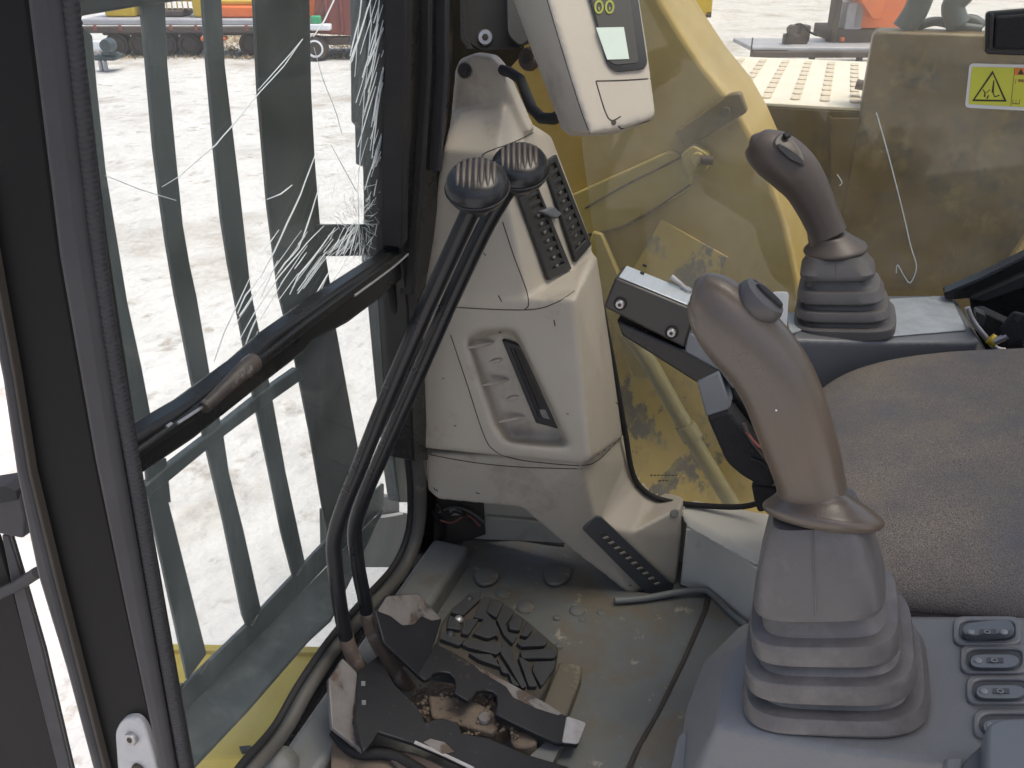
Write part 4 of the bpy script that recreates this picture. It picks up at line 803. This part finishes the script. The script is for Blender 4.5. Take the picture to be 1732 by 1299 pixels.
def pedals():
    t = thing('travel_pedal', 'black steel travel pedal with a chipped flange nearest the door, under the first lever', 'pedal', atP((700, 1220), PA))
    nA = PA[0]
    n2 = pedplane(.085, .9, .42); hinge = atP((604, 1140), PA); FA = (n2[0], n2[0].dot(hinge))
    slab('flange', on(FA, (580, 1113), (556, 1150), (562, 1230), (616, 1273), (606, 1160), (604, 1137)), -FA[0]*.008, 'pedal_bare', t, .0015)
    slab('foot_plate', on(PA, (604, 1136), (640, 1108), (668, 1158), (704, 1192), (720, 1222), (746, 1214), (775, 1222), (782, 1240), (826, 1248), (892, 1276), (960, 1296), (1000, 1345), (900, 1350), (800, 1302), (745, 1276), (700, 1257), (640, 1238), (630, 1256), (614, 1273), (600, 1220)), -nA*.008, 'pedal', t, .0015)
    slab('worn_edge', [p+nA*.0008 for p in on(PA, (700, 1258), (745, 1277), (800, 1303), (802, 1298), (747, 1272), (702, 1253))], -nA*.002, 'steel', t, 0)
    slab('worn_patch', [p+nA*.0008 for p in on(PA, (716, 1256), (728, 1250), (752, 1256), (768, 1272), (748, 1276))], -nA*.002, 'pedal_bare', t, 0)
    for x, y in ((614, 1156), (615, 1188)): slab('square_mark', on((PA[0], PA[1]+.0006), (x-3, y-4), (x+4, y-4), (x+4, y+4), (x-3, y+4)), -nA*.001, 'plate', t, 0)
    tube('lever_collar', [atP(p, X(.90)) for p in ((592, 1108), (600, 1122), (610, 1134))], .0135, 'rubber', t, 12)
    t = thing('travel_pedal', 'black steel travel pedal arm with scalloped edge crossing in front of the rubber pedal', 'pedal', atP((800, 1150), PB))
    n = PB[0]; n2 = pedplane(.10, .95, .42); hinge = atP((724, 1112), PB); FB = (n2[0], n2[0].dot(hinge))
    slab('flange', fil(on(FB, (652, 1007), (708, 1003), (748, 1048), (740, 1072), (736, 1084), (714, 1146), (706, 1140), (649, 1086), (634, 1032)), .004), -n2[0]*.008, 'pedal', t, .0015)
    slab('bare_corner', fil([p+n2[0]*.001 for p in on(FB, (654, 1009), (707, 1005), (745, 1047), (730, 1050), (712, 1042), (700, 1056), (680, 1058), (660, 1042), (638, 1034))], .004), -n2[0]*.003, 'pedal_bare', t, 0)
    arcs = [(841, 1188), (840, 1176), (834, 1170), (820, 1167), (806, 1170), (800, 1180), (792, 1186), (768, 1172), (771, 1160), (769, 1148), (760, 1138), (744, 1136), (732, 1140), (728, 1148), (718, 1150), (706, 1141)]
    slab('arm', on(PB, (736, 1088), (769, 1104), (820, 1135), (895, 1174), (952, 1208), (992, 1222), (978, 1260), (940, 1256), (904, 1240), (870, 1224), (838, 1208))+on(PB, *arcs), -n*.009, 'pedal', t, .0016)
    slab('bare_tip', fil([p+n*.0009 for p in on(PB, (958, 1211), (992, 1223), (978, 1259), (950, 1256))], .005), -n*.003, 'steel', t, .0008)
    slab('worn_edge', [p+n*.0008 for p in on(PB, (800, 1124), (860, 1155), (920, 1188), (950, 1207), (944, 1210), (905, 1198), (868, 1180), (856, 1162), (812, 1136))], -n*.002, 'pedal_bare', t, 0)
    # rubber faced pedal
    PR = pedplane(.075, .28, .38); n = PR[0]
    t = thing('rubber_pedal', 'black pedal with a deep tread rubber face beside the scalloped pedal arm', 'pedal', atP((850, 1090), PR))
    ol = [(786, 1010), (846, 1013), (896, 1052), (946, 1096), (941, 1130), (914, 1186), (850, 1156), (738, 1090), (748, 1050), (766, 1026)]
    slab('rubber_pad', fil(on(PR, *ol), .006), -n*.022, 'treadbase', t, .004)
    def q(*p): return [(520+x/3.331, 960+y/3.331) for x, y in p]
    for pts in (q((905, 165), (970, 160), (965, 200), (870, 290), (800, 270)), q((1030, 195), (1100, 220), (1060, 300), (1000, 265)), q((985, 180), (1030, 190), (1000, 270), (1075, 370), (1070, 420), (985, 310), (930, 300)), q((985, 310), (1060, 400), (1010, 420), (925, 390)),
                q((1165, 280), (1215, 310), (1190, 375), (1130, 365), (1125, 330)), q((1100, 230), (1160, 270), (1110, 340), (1120, 380), (1180, 400), (1150, 450), (1100, 400), (1060, 310)), q((1225, 320), (1265, 365), (1230, 410), (1190, 400), (1205, 375)), q((1290, 380), (1350, 430), (1330, 460), (1200, 465), (1170, 440), (1245, 420)),
                q((900, 420), (1080, 450), (1095, 480), (1060, 510), (900, 470), (860, 450)), q((1100, 430), (1140, 470), (1170, 560), (1230, 690), (1200, 700), (1120, 560), (1080, 500)), q((1190, 490), (1370, 470), (1405, 510), (1380, 530), (1240, 530), (1200, 530)), q((1180, 520), (1230, 545), (1290, 690), (1240, 690)),
                q((1270, 550), (1390, 545), (1380, 590), (1340, 650), (1310, 690), (1260, 600)), q((900, 500), (1030, 510), (1080, 580), (960, 540)), q((1060, 530), (1110, 580), (1130, 620), (1090, 610)), q((1120, 600), (1190, 690), (1150, 680)), q((770, 380), (880, 430), (850, 460), (740, 420)), q((790, 290), (850, 310), (860, 370), (780, 360)), q((880, 310), (960, 310), (900, 400), (860, 390))):
        slab('tread_block', fil(on(PR, *pts), .003, 3), n*.009, 'tread', t, .0015)
    for x, y in ((775, 1052), (760, 1078), (792, 1018)): disc('stud', atP((x, y), PR)+n*.006, n, .008, .006, 'steel' if y == 1052 else 'tread', t, 14, 1)
    t = thing('heel_pad', 'tan rubber stop block on the floor behind the tread pedal', 'stop block', atP((950, 1160), Z(.03)))
    slab('block', fil(on(Z(.03), (946, 1119), (984, 1125), (984, 1140), (958, 1210), (944, 1224), (915, 1196)), .006), (0, 0, -.028), 'mat_dirty', t, .004)
    slab('block_rail', fil(on(Z(.026), (896, 1278), (952, 1228), (962, 1234), (930, 1299), (900, 1330)), .004), (0, 0, -.02), 'ledge', t, .003)
    # the muddy pivot under the pedals
    t = thing('pedal_pivot', 'muddy rusted pivot plates and bolt under the two travel pedals', 'pivot', atP((800, 1210), Z(.03)))
    slab('base_plate', fil(on(Z(.035), (690, 1180), (740, 1150), (800, 1160), (846, 1190), (870, 1220), (846, 1240), (780, 1226), (730, 1226)), .008), (0, 0, -.035), 'dirt', t, .004)
    slab('upper_plate', fil(on(Z(.05), (724, 1176), (790, 1178), (838, 1204), (842, 1230), (832, 1240), (790, 1228), (730, 1212)), .006), (0, 0, -.012), 'dirt', t, .003)
    bolt('bolt', atP((820, 1218), Z(.05)), UP, .011, 'pedal_bare', t, False)
    slab('round_boss', fil(on(Z(.04), (862, 1232), (900, 1238), (912, 1256), (890, 1264), (866, 1262)), .02), (0, 0, -.03), 'dirt', t, .004)
    bm = bmesh.new(); r = random.Random(5)
    for k in range(260):
        p = atP((r.uniform(690, 880), r.uniform(1160, 1245)), Z(.05)); s = r.uniform(.001, .0045)
        m = Matrix.Translation(p+V((0, 0, r.uniform(-.012, .002)))) @ Matrix.Rotation(r.uniform(0, 6), 4, V((r.random(), r.random(), r.random()+.01)))
        bmesh.ops.create_icosphere(bm, subdivisions=1, radius=s, matrix=m)
    tag(fin(bm, 'dirt_crumbs', 'dirt', t), kind='stuff')
    t = thing('lower_mechanism', 'dark dirty pedal linkage low at the bottom edge beside the ledge', 'linkage', atP((680, 1290), Z(.03)))
    slab('link_block', fil(on(Z(.05), (560, 1250), (612, 1280), (640, 1262), (700, 1290), (720, 1340), (560, 1340)), .006), (0, 0, -.04), 'dirt', t, .004)
    tube('link_rod', [atP(p, Z(.06)) for p in smooth([(566, 1238), (600, 1272), (660, 1276), (720, 1310)], 4)], .009, 'rubber', t, 8)
    slab('link_plate', on(Z(.062), (640, 1262), (700, 1272), (800, 1320), (700, 1330)), (0, 0, -.01), 'far_dark', t, .003)
pedals()

# ============================================================ SIDE CONSOLES, SEAT, JOYSTICKS
ZC = .61
KT = .30
def TZ(z): n = V((0, KT, 1)); return (n, z-KT*.09)   # the armrest top climbs towards the rear
NT = V((0, KT, 1)).normalized()
def left_console():
    t = thing('armrest_console', 'grey left armrest console carrying the nearest joystick and a row of rocker switches', 'console', atP((1450, 1200), Z(ZC-.1)))
    tp = on(TZ(ZC), (1212, 1226), (1222, 1150), (1250, 1090), (1296, 1052), (1540, 1046), (1860, 1046), (1860, 1296), (1600, 1288), (1450, 1272), (1330, 1240))
    lo = on(TZ(.53), (1150, 1330), (1160, 1200), (1190, 1120), (1250, 1060), (1300, 1040))+on(TZ(.50), (1150, 1420), (1400, 1440), (1860, 1480))
    bt = [V((p.x, p.y, .36)) for p in lo]+[V((tp[5].x, tp[5].y, .36)), V((tp[4].x, tp[4].y, .36))]
    sh, bv = blob('housing', [tp+lo, lo+bt+[tp[4]+V((0, 0, -.05)), tp[5]+V((0, 0, -.05))]], 'console', t, .0036, 4)
    ew = slab('lower_flange', fil(on(Z(.50), (1128, 1330), (1148, 1240), (1164, 1236), (1150, 1400), (1128, 1400)), .01), (0, 0, -.1), 'console', t, .004)
    n = V((0, 0, 1))
    def stad(cx, cy, hw, hh): return fil(on(Z(ZC+.0005), (cx-hw, cy-hh), (cx+hw, cy-hh), (cx+hw, cy+hh), (cx-hw, cy+hh)), .012, 6)
    q0 = snap(bv, (1640, 1140)); zt = q0.z+KT*(q0.y+.09)
    specs = [('grey rocker switch tilted down at its right end, topmost of the row', 1670, 1074, 1), ('grey flat rocker switch just below the tilted one on the armrest', 1682, 1122, 0), ('grey flat rocker switch with a round lamp symbol above the release lever', 1692, 1174, 0), ('grey rocker switch half hidden behind the blue grey release lever', 1704, 1232, 0)]
    for i, (lab, x, y, tilt) in enumerate(specs):
        s = thing('rocker_switch', lab, 'switch', atP((x, y), TZ(zt)), 'rocker switches on the left armrest')
        def L(pts, z): return on(TZ(z), *pts)
        def st(hw, hh, z, dx=0, dy=0): return fil(L([(x+dx-hw, y+dy-hh), (x+dx+hw, y+dy-hh), (x+dx+hw, y+dy+hh), (x+dx-hw, y+dy+hh)], z), .0085, 6)
        ringslab('bezel', st(57, 24, zt-.002), st(47, 17, zt-.002), NT*.005, 'console', s, .0012)
        slab('well', st(50, 19, zt+.0005), NT*.001, 'switch_dark', s, 0)
        a = st(43, 13, zt+.002, 0, -1); b = st(40, 11, zt+.010, 0, -4)
        if tilt:
            y0 = a[0].y
            for p in a+b: p.z += (p.y-y0)*-.13
            b = [p+NT*.003 for p in b]
        rk = loft('rocker', [a, b], 'switch', s, 30)
        zz = lambda px: zt+.0103+((.003+.13*(y0-atP((px, y), TZ(zt)).y)) if tilt else 0)
        for dx, w_ in ((-5, 8), (9, 6)):
            slab('symbol', on(TZ(zz(x+dx)), (x+dx-w_, y-9), (x+dx+w_, y-9), (x+dx+w_, y-1), (x+dx-w_, y-1)), NT*.0005, 'switch_dark', rk, 0)
        c = atP((x, y-5), TZ(zz(x)+.0006)); ringslab('symbol_ring', [c+V((.0022*math.cos(q), .0022*math.sin(q), -KT*.0022*math.sin(q))) for q in [k*math.pi/7 for k in range(14)]], [c+V((.0014*math.cos(q), .0014*math.sin(q), -KT*.0014*math.sin(q))) for q in [k*math.pi/7 for k in range(14)]], NT*.0004, 'icon', rk, 0)
        for dx in (-28, 28) if tilt else (-28,):
            disc('lamp', atP((x+dx, y-5), TZ(zz(x+dx))), NT, .0028, .0008, 'icon', rk, 12, 1)
    s = thing('release_lever', 'blue grey plastic release lever block at the lower right beside the last rocker switch', 'lever', atP((1690, 1270), Z(.66)))
    slab('block', fil(on(TZ(.655), (1668, 1226), (1690, 1214), (1790, 1210), (1790, 1400), (1672, 1400), (1666, 1300)), .006), (0, 0, -.04), 'switch', s, .006, 4)
    slab('arm', fil(on(TZ(.642), (1628, 1290), (1664, 1256), (1676, 1262), (1676, 1400), (1620, 1400)), .004), (0, 0, -.03), 'switch_dark', s, .003)
    slab('pivot', fil(on(TZ(.635), (1598, 1278), (1630, 1280), (1634, 1400), (1594, 1400)), .004), (0, 0, -.03), 'console', s, .003)
left_console()
E1 = V((0, -1, .30)); E2 = V((1, 0, 0))   # the armrests rise a little towards the rear
def CPL(f): return (E2, f)
def ringq(c, a, b, z, n=44, e=4.2):
    out = []
    for k in range(n):
        q = 2*math.pi*k/n; cs, sn = math.cos(q), math.sin(q)
        out.append(V((c[0], c[1], z))+E2*(a*math.copysign(abs(cs)**(2/e), cs))+E1*(b*math.copysign(abs(sn)**(2/e), sn)))
    return out
def boot(lips, xc, mat, parent, name='boot'):
    """lips: (px centre, near-edge py, half width px, overhang) from base to top"""
    R_ = []
    for cx, py, hw, kind in lips:
        a = .07
        for _ in range(6):
            p = atP((cx, py), CPL(xc-a)); a = hw*scale_at(p)
        R_.append((p.z, p+E2*a, a, kind))
    rings = []; tx = V((.0, 0, 0))
    for i, (z, c, a, kind) in enumerate(R_):
        if kind == 'lipbot':
            rings += [ringq(c, a*.74, a*.74, z+.003), ringq(c, a*.975, a*.975, z+.0002), ringq(c, a*.995, a*.995, z+.001), ringq(c, a, a, z+.003)]
        elif kind == 'liptop':
            zn, cn, an, _k = R_[i+1]
            rings += [ringq(c, a, a, z-.001), ringq(c, a*.985, a*.985, z+.0008), ringq(c, a*.965, a*.965, z+.0012), ringq(c, a*.84, a*.84, z*.82+zn*.18), ringq(cn, an*.74, an*.74, zn+.0025)]
        else: rings.append(ringq(c, a, a, z, e=kind))
    o = loft(name, rings, mat, parent, 30)
    tube('mould_line', [r[22]-E2*.0002 for r in rings[-4:]], .0007, mat, o, 6)
    return o
def joystick(label, lips, xc, path, gm, bmn, fl_c, fl_r, fl_n):
    j = thing('joystick', label, 'joystick', atP((lips[0][0], lips[0][1]-20), CPL(xc)), 'joysticks either side of the seat')
    bo = boot(lips, xc, bmn, j)
    sp = smooth(path, 6); pts = [atP(p[:2], CPL(xc)) for p in sp]; rad = [p[2]*scale_at(q) for p, q in zip(sp, pts)]
    bm = bmesh.new(); add_tube(bm, pts, rad, 36)
    bvl = BVHTree.FromBMesh(bm); g = fin(bm, 'grip', gm, j, 80)
    # flared hand rest at the foot of the grip
    c = atP(fl_c, CPL(xc)); k = scale_at(c); n = V(fl_n).normalized(); d = (-E1-n*(-E1).dot(n)).normalized(); e = n.cross(d)
    top = pts[-1]; tn = (pts[-1]-c)
    def rg(r, h, t): return [c*(1-t)+top*t+d*(r*fl_r*k*math.cos(2*math.pi*i/40))+e*(r*fl_r*k*math.sin(2*math.pi*i/40)*.94)+n*(h*fl_r*k)*(1-t) for i in range(40)]
    rt = path[-1][2]/fl_r
    loft('hand_rest', [rg(.62, -.22, 0), rg(.80, -.18, 0), rg(.94, -.12, 0), rg(.995, -.05, 0), rg(1, 0, 0), rg(.985, .04, 0), rg(.93, .085, .02), rg(.85, .14, .05), rg(.77, .19, .14), rg((.77+rt)/2, .22, .36), rg(rt*1.08, .2, .66), rg(rt*1.0, .16, 1.0), rg(rt*.9, .16, 1.04)], gm, j, 60, sub=1)
    return j, g, bvl
nl = [(1405, 1248, 153, 'lipbot'), (1405, 1222, 146, 'liptop'), (1397, 1195, 139, 'lipbot'), (1395, 1164, 138, 'liptop'), (1391, 1131, 121, 'lipbot'), (1388, 1098, 120, 'liptop'), (1380, 1054, 106, 'lipbot'), (1380, 1040, 105, 5), (1378, 990, 95, 5), (1375, 930, 79, 5), (1375, 896, 66, 5)]
nx = .566
j1, g1, b1 = joystick('large worn brown joystick in front with a grey bellows boot', nl, nx,
    [(1173, 482, 6), (1178, 484, 22), (1187, 490, 36), (1203, 506, 49), (1224, 532, 60), (1252, 566, 65), (1288, 606, 65), (1318, 656, 64.5), (1342, 720, 63), (1360, 775, 60), (1369, 808, 57), (1373, 826, 57)], 'grip', 'boot', (1391, 868), 99, (.42, .03, .9))
fl = [(1427, 577, 82, 'lipbot'), (1427, 561, 84, 'liptop'), (1424, 547, 77, 'lipbot'), (1423, 532, 75, 'liptop'), (1420, 517, 71, 'lipbot'), (1419, 498, 66, 'liptop'), (1415, 477, 61, 'lipbot'), (1415, 468, 60, 5), (1414, 452, 50, 5), (1413, 438, 44, 5)]
fx = 1.30
E1 = V((0, -1, .12))
j2, g2, b2 = joystick('smaller dark brown joystick beyond the seat by the side window', fl, fx,
    [(1268, 238, 5), (1271, 239, 15), (1277, 243, 26), (1289, 250, 34), (1306, 260, 39.5), (1326, 274, 41), (1345, 292, 40), (1362, 314, 36), (1377, 342, 33), (1388, 366, 31), (1396, 384, 30.5), (1401, 396, 31)], 'grip_far', 'boot_far', (1413, 420), 52, (-.06, .16, 1))
def decal(name, bv, pts, lift, th, mat, parent, bev=.0008, r=0):
    q = [snap(bv, p) for p in pts]; q = [p for p in q if p]
    c = sum(q, V((0, 0, 0)))/len(q); n = V((0, 0, 0))
    for a, b in zip(q, q[1:]+q[:1]): n += (a-c).cross(b-c)
    n.normalize(); n = n if n.dot(c-O) < 0 else -n
    q = [p+n*lift for p in q]
    return slab(name, fil(q, r) if r else q, n*th, mat, parent, bev)
decal('thumb_panel', b2, [(1304, 246), (1312, 230), (1326, 224), (1346, 240), (1360, 262), (1362, 284), (1346, 280), (1322, 262)], -.006, .010, 'grip_panel', g2, .003, .01)
decal('rocker_button', b2, [(1312, 244), (1324, 250), (1346, 264), (1358, 276), (1352, 280), (1334, 272), (1314, 254)], .004, .005, 'vent', g2, .002, .004)
decal('small_button', b2, [(1320, 232), (1330, 229), (1336, 236), (1326, 240)], .003, .005, 'rubber', g2, .0015, .003)
E1 = V((0, -1, 0)); pc = atP((1288, 506), CPL(nx)); s_ = scale_at(pc)
ax1 = (atP((1316, 530), CPL(nx))-atP((1256, 478), CPL(nx))).normalized(); up1 = (atP((1300, 480), CPL(nx))-pc); up1 = (up1-ax1*up1.dot(ax1)).normalized(); sd1 = ax1.cross(up1)
def pad(name, c, L, W, H, mat, parent, lift=0): return loft(name, [[c+ax1*(L*k*math.cos(2*math.pi*i/26))+sd1*(W*k*math.sin(2*math.pi*i/26))+up1*(z*H+lift) for i in range(26)] for k, z in ((.9, -1), (1, -.4), (1, .3), (.9, .8), (.5, 1), (.05, 1.02))], mat, parent, 50)
tp_ = pad('thumb_panel', pc+up1*-4*s_, 44*s_, 44*s_, 17*s_, 'grip_panel', g1)
pad('rocker_button', pc+up1*10*s_+ax1*5*s_, 30*s_, 14*s_, 9*s_, 'rubber', tp_)
pad('finger_button', pc+up1*6*s_-ax1*22*s_-sd1*16*s_, 9*s_, 9*s_, 6*s_, 'rubber', tp_)
disc('paint_fleck', snap(b1, (1313, 694)), snap(b1, (1313, 694))*-1+O, .0007, .0003, 'far_white', g1, 8)
# faint mould line and panel edges on the near boot
def right_console():
    t = thing('right_console', 'blue grey right hand console with a bare silver patch beside the far joystick', 'console', atP((1450, 560), Z(.5)))
    z = .61; tp = on(Z(z), (1338, 574), (1352, 500), (1612, 498), (1640, 560), (1655, 578), (1500, 578))
    lo = on(Z(z-.03), (1336, 590), (1500, 590), (1670, 594)); dn = [V((p.x, p.y, .3)) for p in lo]+[V((p.x, p.y, .3)) for p in (tp[1], tp[2])]
    blob('housing', [tp+lo+dn], 'console', t, .004, 6)
    slab('worn_top', fil(on(Z(z+.0005), (1500, 508), (1607, 502), (1634, 560), (1500, 571)), .004), (0, 0, .0025), 'console_worn', t, .001)
    slab('worn_top', fil(on(Z(z+.0005), (1330, 532), (1352, 528), (1356, 560), (1336, 566)), .003), (0, 0, .0025), 'console_worn', t, .001)
    pt = thing('paper_tag', 'small white paper tag standing behind the front joystick head', 'tag', atP((1322, 515), X(1.16)))
    slab('tag', fil(on(X(1.16), (1306, 494), (1332, 494), (1334, 500), (1330, 566), (1300, 566)), .004), (.0012, 0, 0), 'paper', pt, 0)
    k = thing('ignition_key', 'black headed ignition key in its switch at the rear of the right console', 'key', atP((1690, 550), Z(.63)))
    c = atP((1665, 575), X(1.30)); slab('head', fil(on(X(1.27), (1690, 560), (1714, 528), (1740, 534), (1760, 560), (1706, 586)), .006), (.008, 0, 0), 'vinyl', k, .002)
    slab('head_hole', fil(on(X(1.2695), (1714, 538), (1722, 530), (1730, 536), (1722, 546)), .003), (.002, 0, 0), 'trim', k, 0)
    tube('shaft', [atP((1682, 578), X(1.275)), atP((1704, 568), X(1.272))], .005, 'steel', k, 8)
    tube('collar', [atP((1674, 572), X(1.28)), atP((1686, 580), X(1.278))], .008, 'far_yellow', k, 10)
    b = thing('latch_catch', 'black plastic catch with frayed chrome strip behind the right console', 'catch', atP((1670, 550), X(1.30)))
    slab('body', fil(on(X(1.31), (1646, 534), (1664, 528), (1700, 545), (1732, 560), (1732, 600), (1690, 584), (1664, 566)), .006), (.03, 0, 0), 'vinyl', b, .003)
    slab('hook', fil(on(X(1.30), (1650, 526), (1668, 534), (1664, 552), (1652, 546)), .003), (.02, 0, 0), 'vent', b, .002)
    tube('chrome_strip', [atP(p, X(1.285)) for p in smooth([(1636, 520), (1644, 540), (1660, 562), (1684, 588), (1700, 592)], 5)], .0038, 'steel', b, 8)
    slab('dark_panel', on(X(1.42), (1640, 505), (1790, 470), (1790, 660), (1660, 620)), (.01, 0, 0), 'black', b, .002)
right_console()
def seat():
    t = thing('operator_seat', 'brown grey fabric seat cushion with a dark vinyl side between the two consoles', 'seat', (.93, -.3, .5))
    x0, x1, y1, y0, zb, zt = .700, 1.225, -.030, -.75, .50, .630
    def ring(ins, z, bul=0):
        a, b, c, d = x0+ins, x1-ins, y0+ins, y1-ins; pts = [V((a, c, z)), V((b, c, z)), V((b, d, z)), V((a, d, z))]
        return fil(pts, [.06, .06, .19, .13], 12)
    rings = [ring(.02, .575), ring(.0, .582), ring(-.004, .590), ring(-.003, .601), ring(.005, .613), ring(.02, .623), ring(.045, .632), ring(.09, .637), ring(.14, .638), ring(.19, .636), ring(.22, .633)]
    rings = [[p+V((0, 0, -.2*(p.y+.15)-.010)) for p in r] for r in rings]
    cu = loft('cushion', rings, 'fabric', t, 80, sub=1)
    tube('piping', [p+V((0, 0, -.2*(p.y+.15)-.010)) for p in ring(-.005, .588)+ring(-.005, .588)[:1]], .0025, 'vinyl', t, 8)
    loft('side_band', [[p+V((0, 0, -.2*(p.y+.15)-.010)) for p in r] for r in (ring(.0, .46), ring(-.006, .48), ring(-.008, .55), ring(-.005, .587))], 'vinyl', t, 80)
    box('base', (.72, -.72, .05), (1.13, -.12, .47), 'vent', t, .02)
seat()
def switch_arm():
    t = thing('switch_arm', 'black bracket arm holding a brown and silver toggle switch box', 'switch box', atP((1100, 520), X(1.06)))
    xa = 1.05
    bx_ = slab('box_body', on(X(xa), (1040, 470), (1177, 526), (1158, 590), (1020, 520)), (.052, 0, 0), 'switchbox', t, .004, 3)
    c0 = on(X(xa), (1040, 470), (1177, 526)); nrm = V((0, 0, 0)); d = (c0[1]-c0[0]).normalized(); up = V((1, 0, 0)).cross(d); up = up if up.z > 0 else -up
    pl = (up, up.dot(c0[0]+up*.0006))
    tp = [c0[0]+d*.004+V((.004, 0, 0)), c0[1]+V((.004, 0, 0))+d*.03, c0[1]+d*.03+V((.048, 0, 0)), c0[0]+d*.004+V((.048, 0, 0))]
    slab('top_plate', [p+up*.0006 for p in tp], up*.0018, 'silver', t, .0006)
    for px in ((1090, 450), (1086, 463)): bolt('rivet', atP(px, (up, pl[1]+.0018)), up, .003, 'rubber', t, False)
    a = atP((1162, 492), (up, pl[1]+.002)); tube('toggle', [a, a-d*.012+up*.006, a-d*.026+up*.010], [.0035, .003, .0038], 'steel', t, 12)
    disc('toggle_nut', a, up, .007, .004, 'steel', t, 6)
    for px in ((1049, 514), (1136, 562)): w_ = disc('washer', atP(px, X(xa-.001)), (-1, 0, 0), .0085, .0018, 'rubber', t, 18); bolt('cap_screw', atP(px, X(xa-.003)), (-1, 0, 0), .0058, 'steel', w_)
    slab('upper_bracket', on(X(xa+.004), (1042, 542), (1160, 594), (1214, 625), (1222, 636), (1178, 648), (1052, 568)), (.055, 0, 0), 'black', t, .003)
    slab('plate_edge', on(X(xa+.004), (1160, 560), (1200, 580), (1252, 640), (1240, 660), (1216, 628), (1158, 596)), (.05, 0, 0), 'plate', t, .003)
    slab('arm_link', on(X(xa+.001), (1178, 646), (1216, 628), (1236, 688), (1232, 694), (1194, 706)), (.05, 0, 0), 'plate', t, .003)
    slab('arm_sleeve', fil(on(X(xa), (1193, 704), (1232, 692), (1262, 730), (1310, 800), (1312, 822), (1290, 826), (1256, 808), (1228, 784)), .01), (.05, 0, 0), 'vinyl', t, .006, 3)
    slab('inner_web', on(X(xa+.03), (1216, 628), (1252, 640), (1300, 730), (1330, 830), (1290, 820), (1240, 700)), (.03, 0, 0), 'black', t, .003)
    for k, pts in enumerate(([(1258, 716), (1270, 744), (1290, 770), (1312, 800)], [(1262, 730), (1280, 752), (1300, 764)], [(1270, 776), (1290, 784), (1306, 800)])):
        tube('wire', [atP(p, X(xa-.002)) for p in smooth(pts, 4)], .002, ('far_dark', 'far_red', 'rubber')[k], t, 6)
    slab('foot_mount', fil(on(X(1.1), (1270, 820), (1316, 826), (1310, 862), (1282, 868), (1276, 850)), .006), (.04, 0, 0), 'vinyl', t, .004)
switch_arm()

# ============================================================ OPEN DOOR beyond the pillar
dr = thing('cab_door', 'dark open cab door with a grab handle at the far left edge', 'door', D(.95, (20, 1150)))
XD = .95
slab('door_skin', on(X(XD), (-120, 900), (-6, 905), (20, 985), (50, 1100), (108, 1330), (-120, 1330)), (.012, 0, 0), 'pillar', dr, .006)
slab('door_edge', on(X(XD-.006), (2, 905), (14, 905), (40, 985), (72, 1100), (126, 1330), (104, 1330), (46, 1100), (18, 985)), (.006, 0, 0), 'trim', dr, .004)
slab('edge_line', on(X(XD-.004), (14, 905), (20, 905), (44, 985), (77, 1100), (131, 1330), (126, 1330), (72, 1100), (40, 985)), (.006, 0, 0), 'black', dr, .002)
tube('grab_rail', [atP(p, X(XD-.03)) for p in ((-40, 1020), (0, 1004), (30, 990), (64, 968))], .011, 'trim', dr, 12)
hd = slab('handle_block', fil(on(X(XD-.04), (-60, 850), (0, 838), (20, 828), (34, 838), (42, 880), (40, 912), (10, 906), (-60, 890)), .01), (.05, 0, 0), 'trim', dr, .008, 3)
slab('handle_cap', fil(on(X(XD-.044), (-60, 832), (8, 822), (26, 830), (30, 846), (-60, 862)), .006), (.05, 0, 0), 'vinyl', dr, .006)
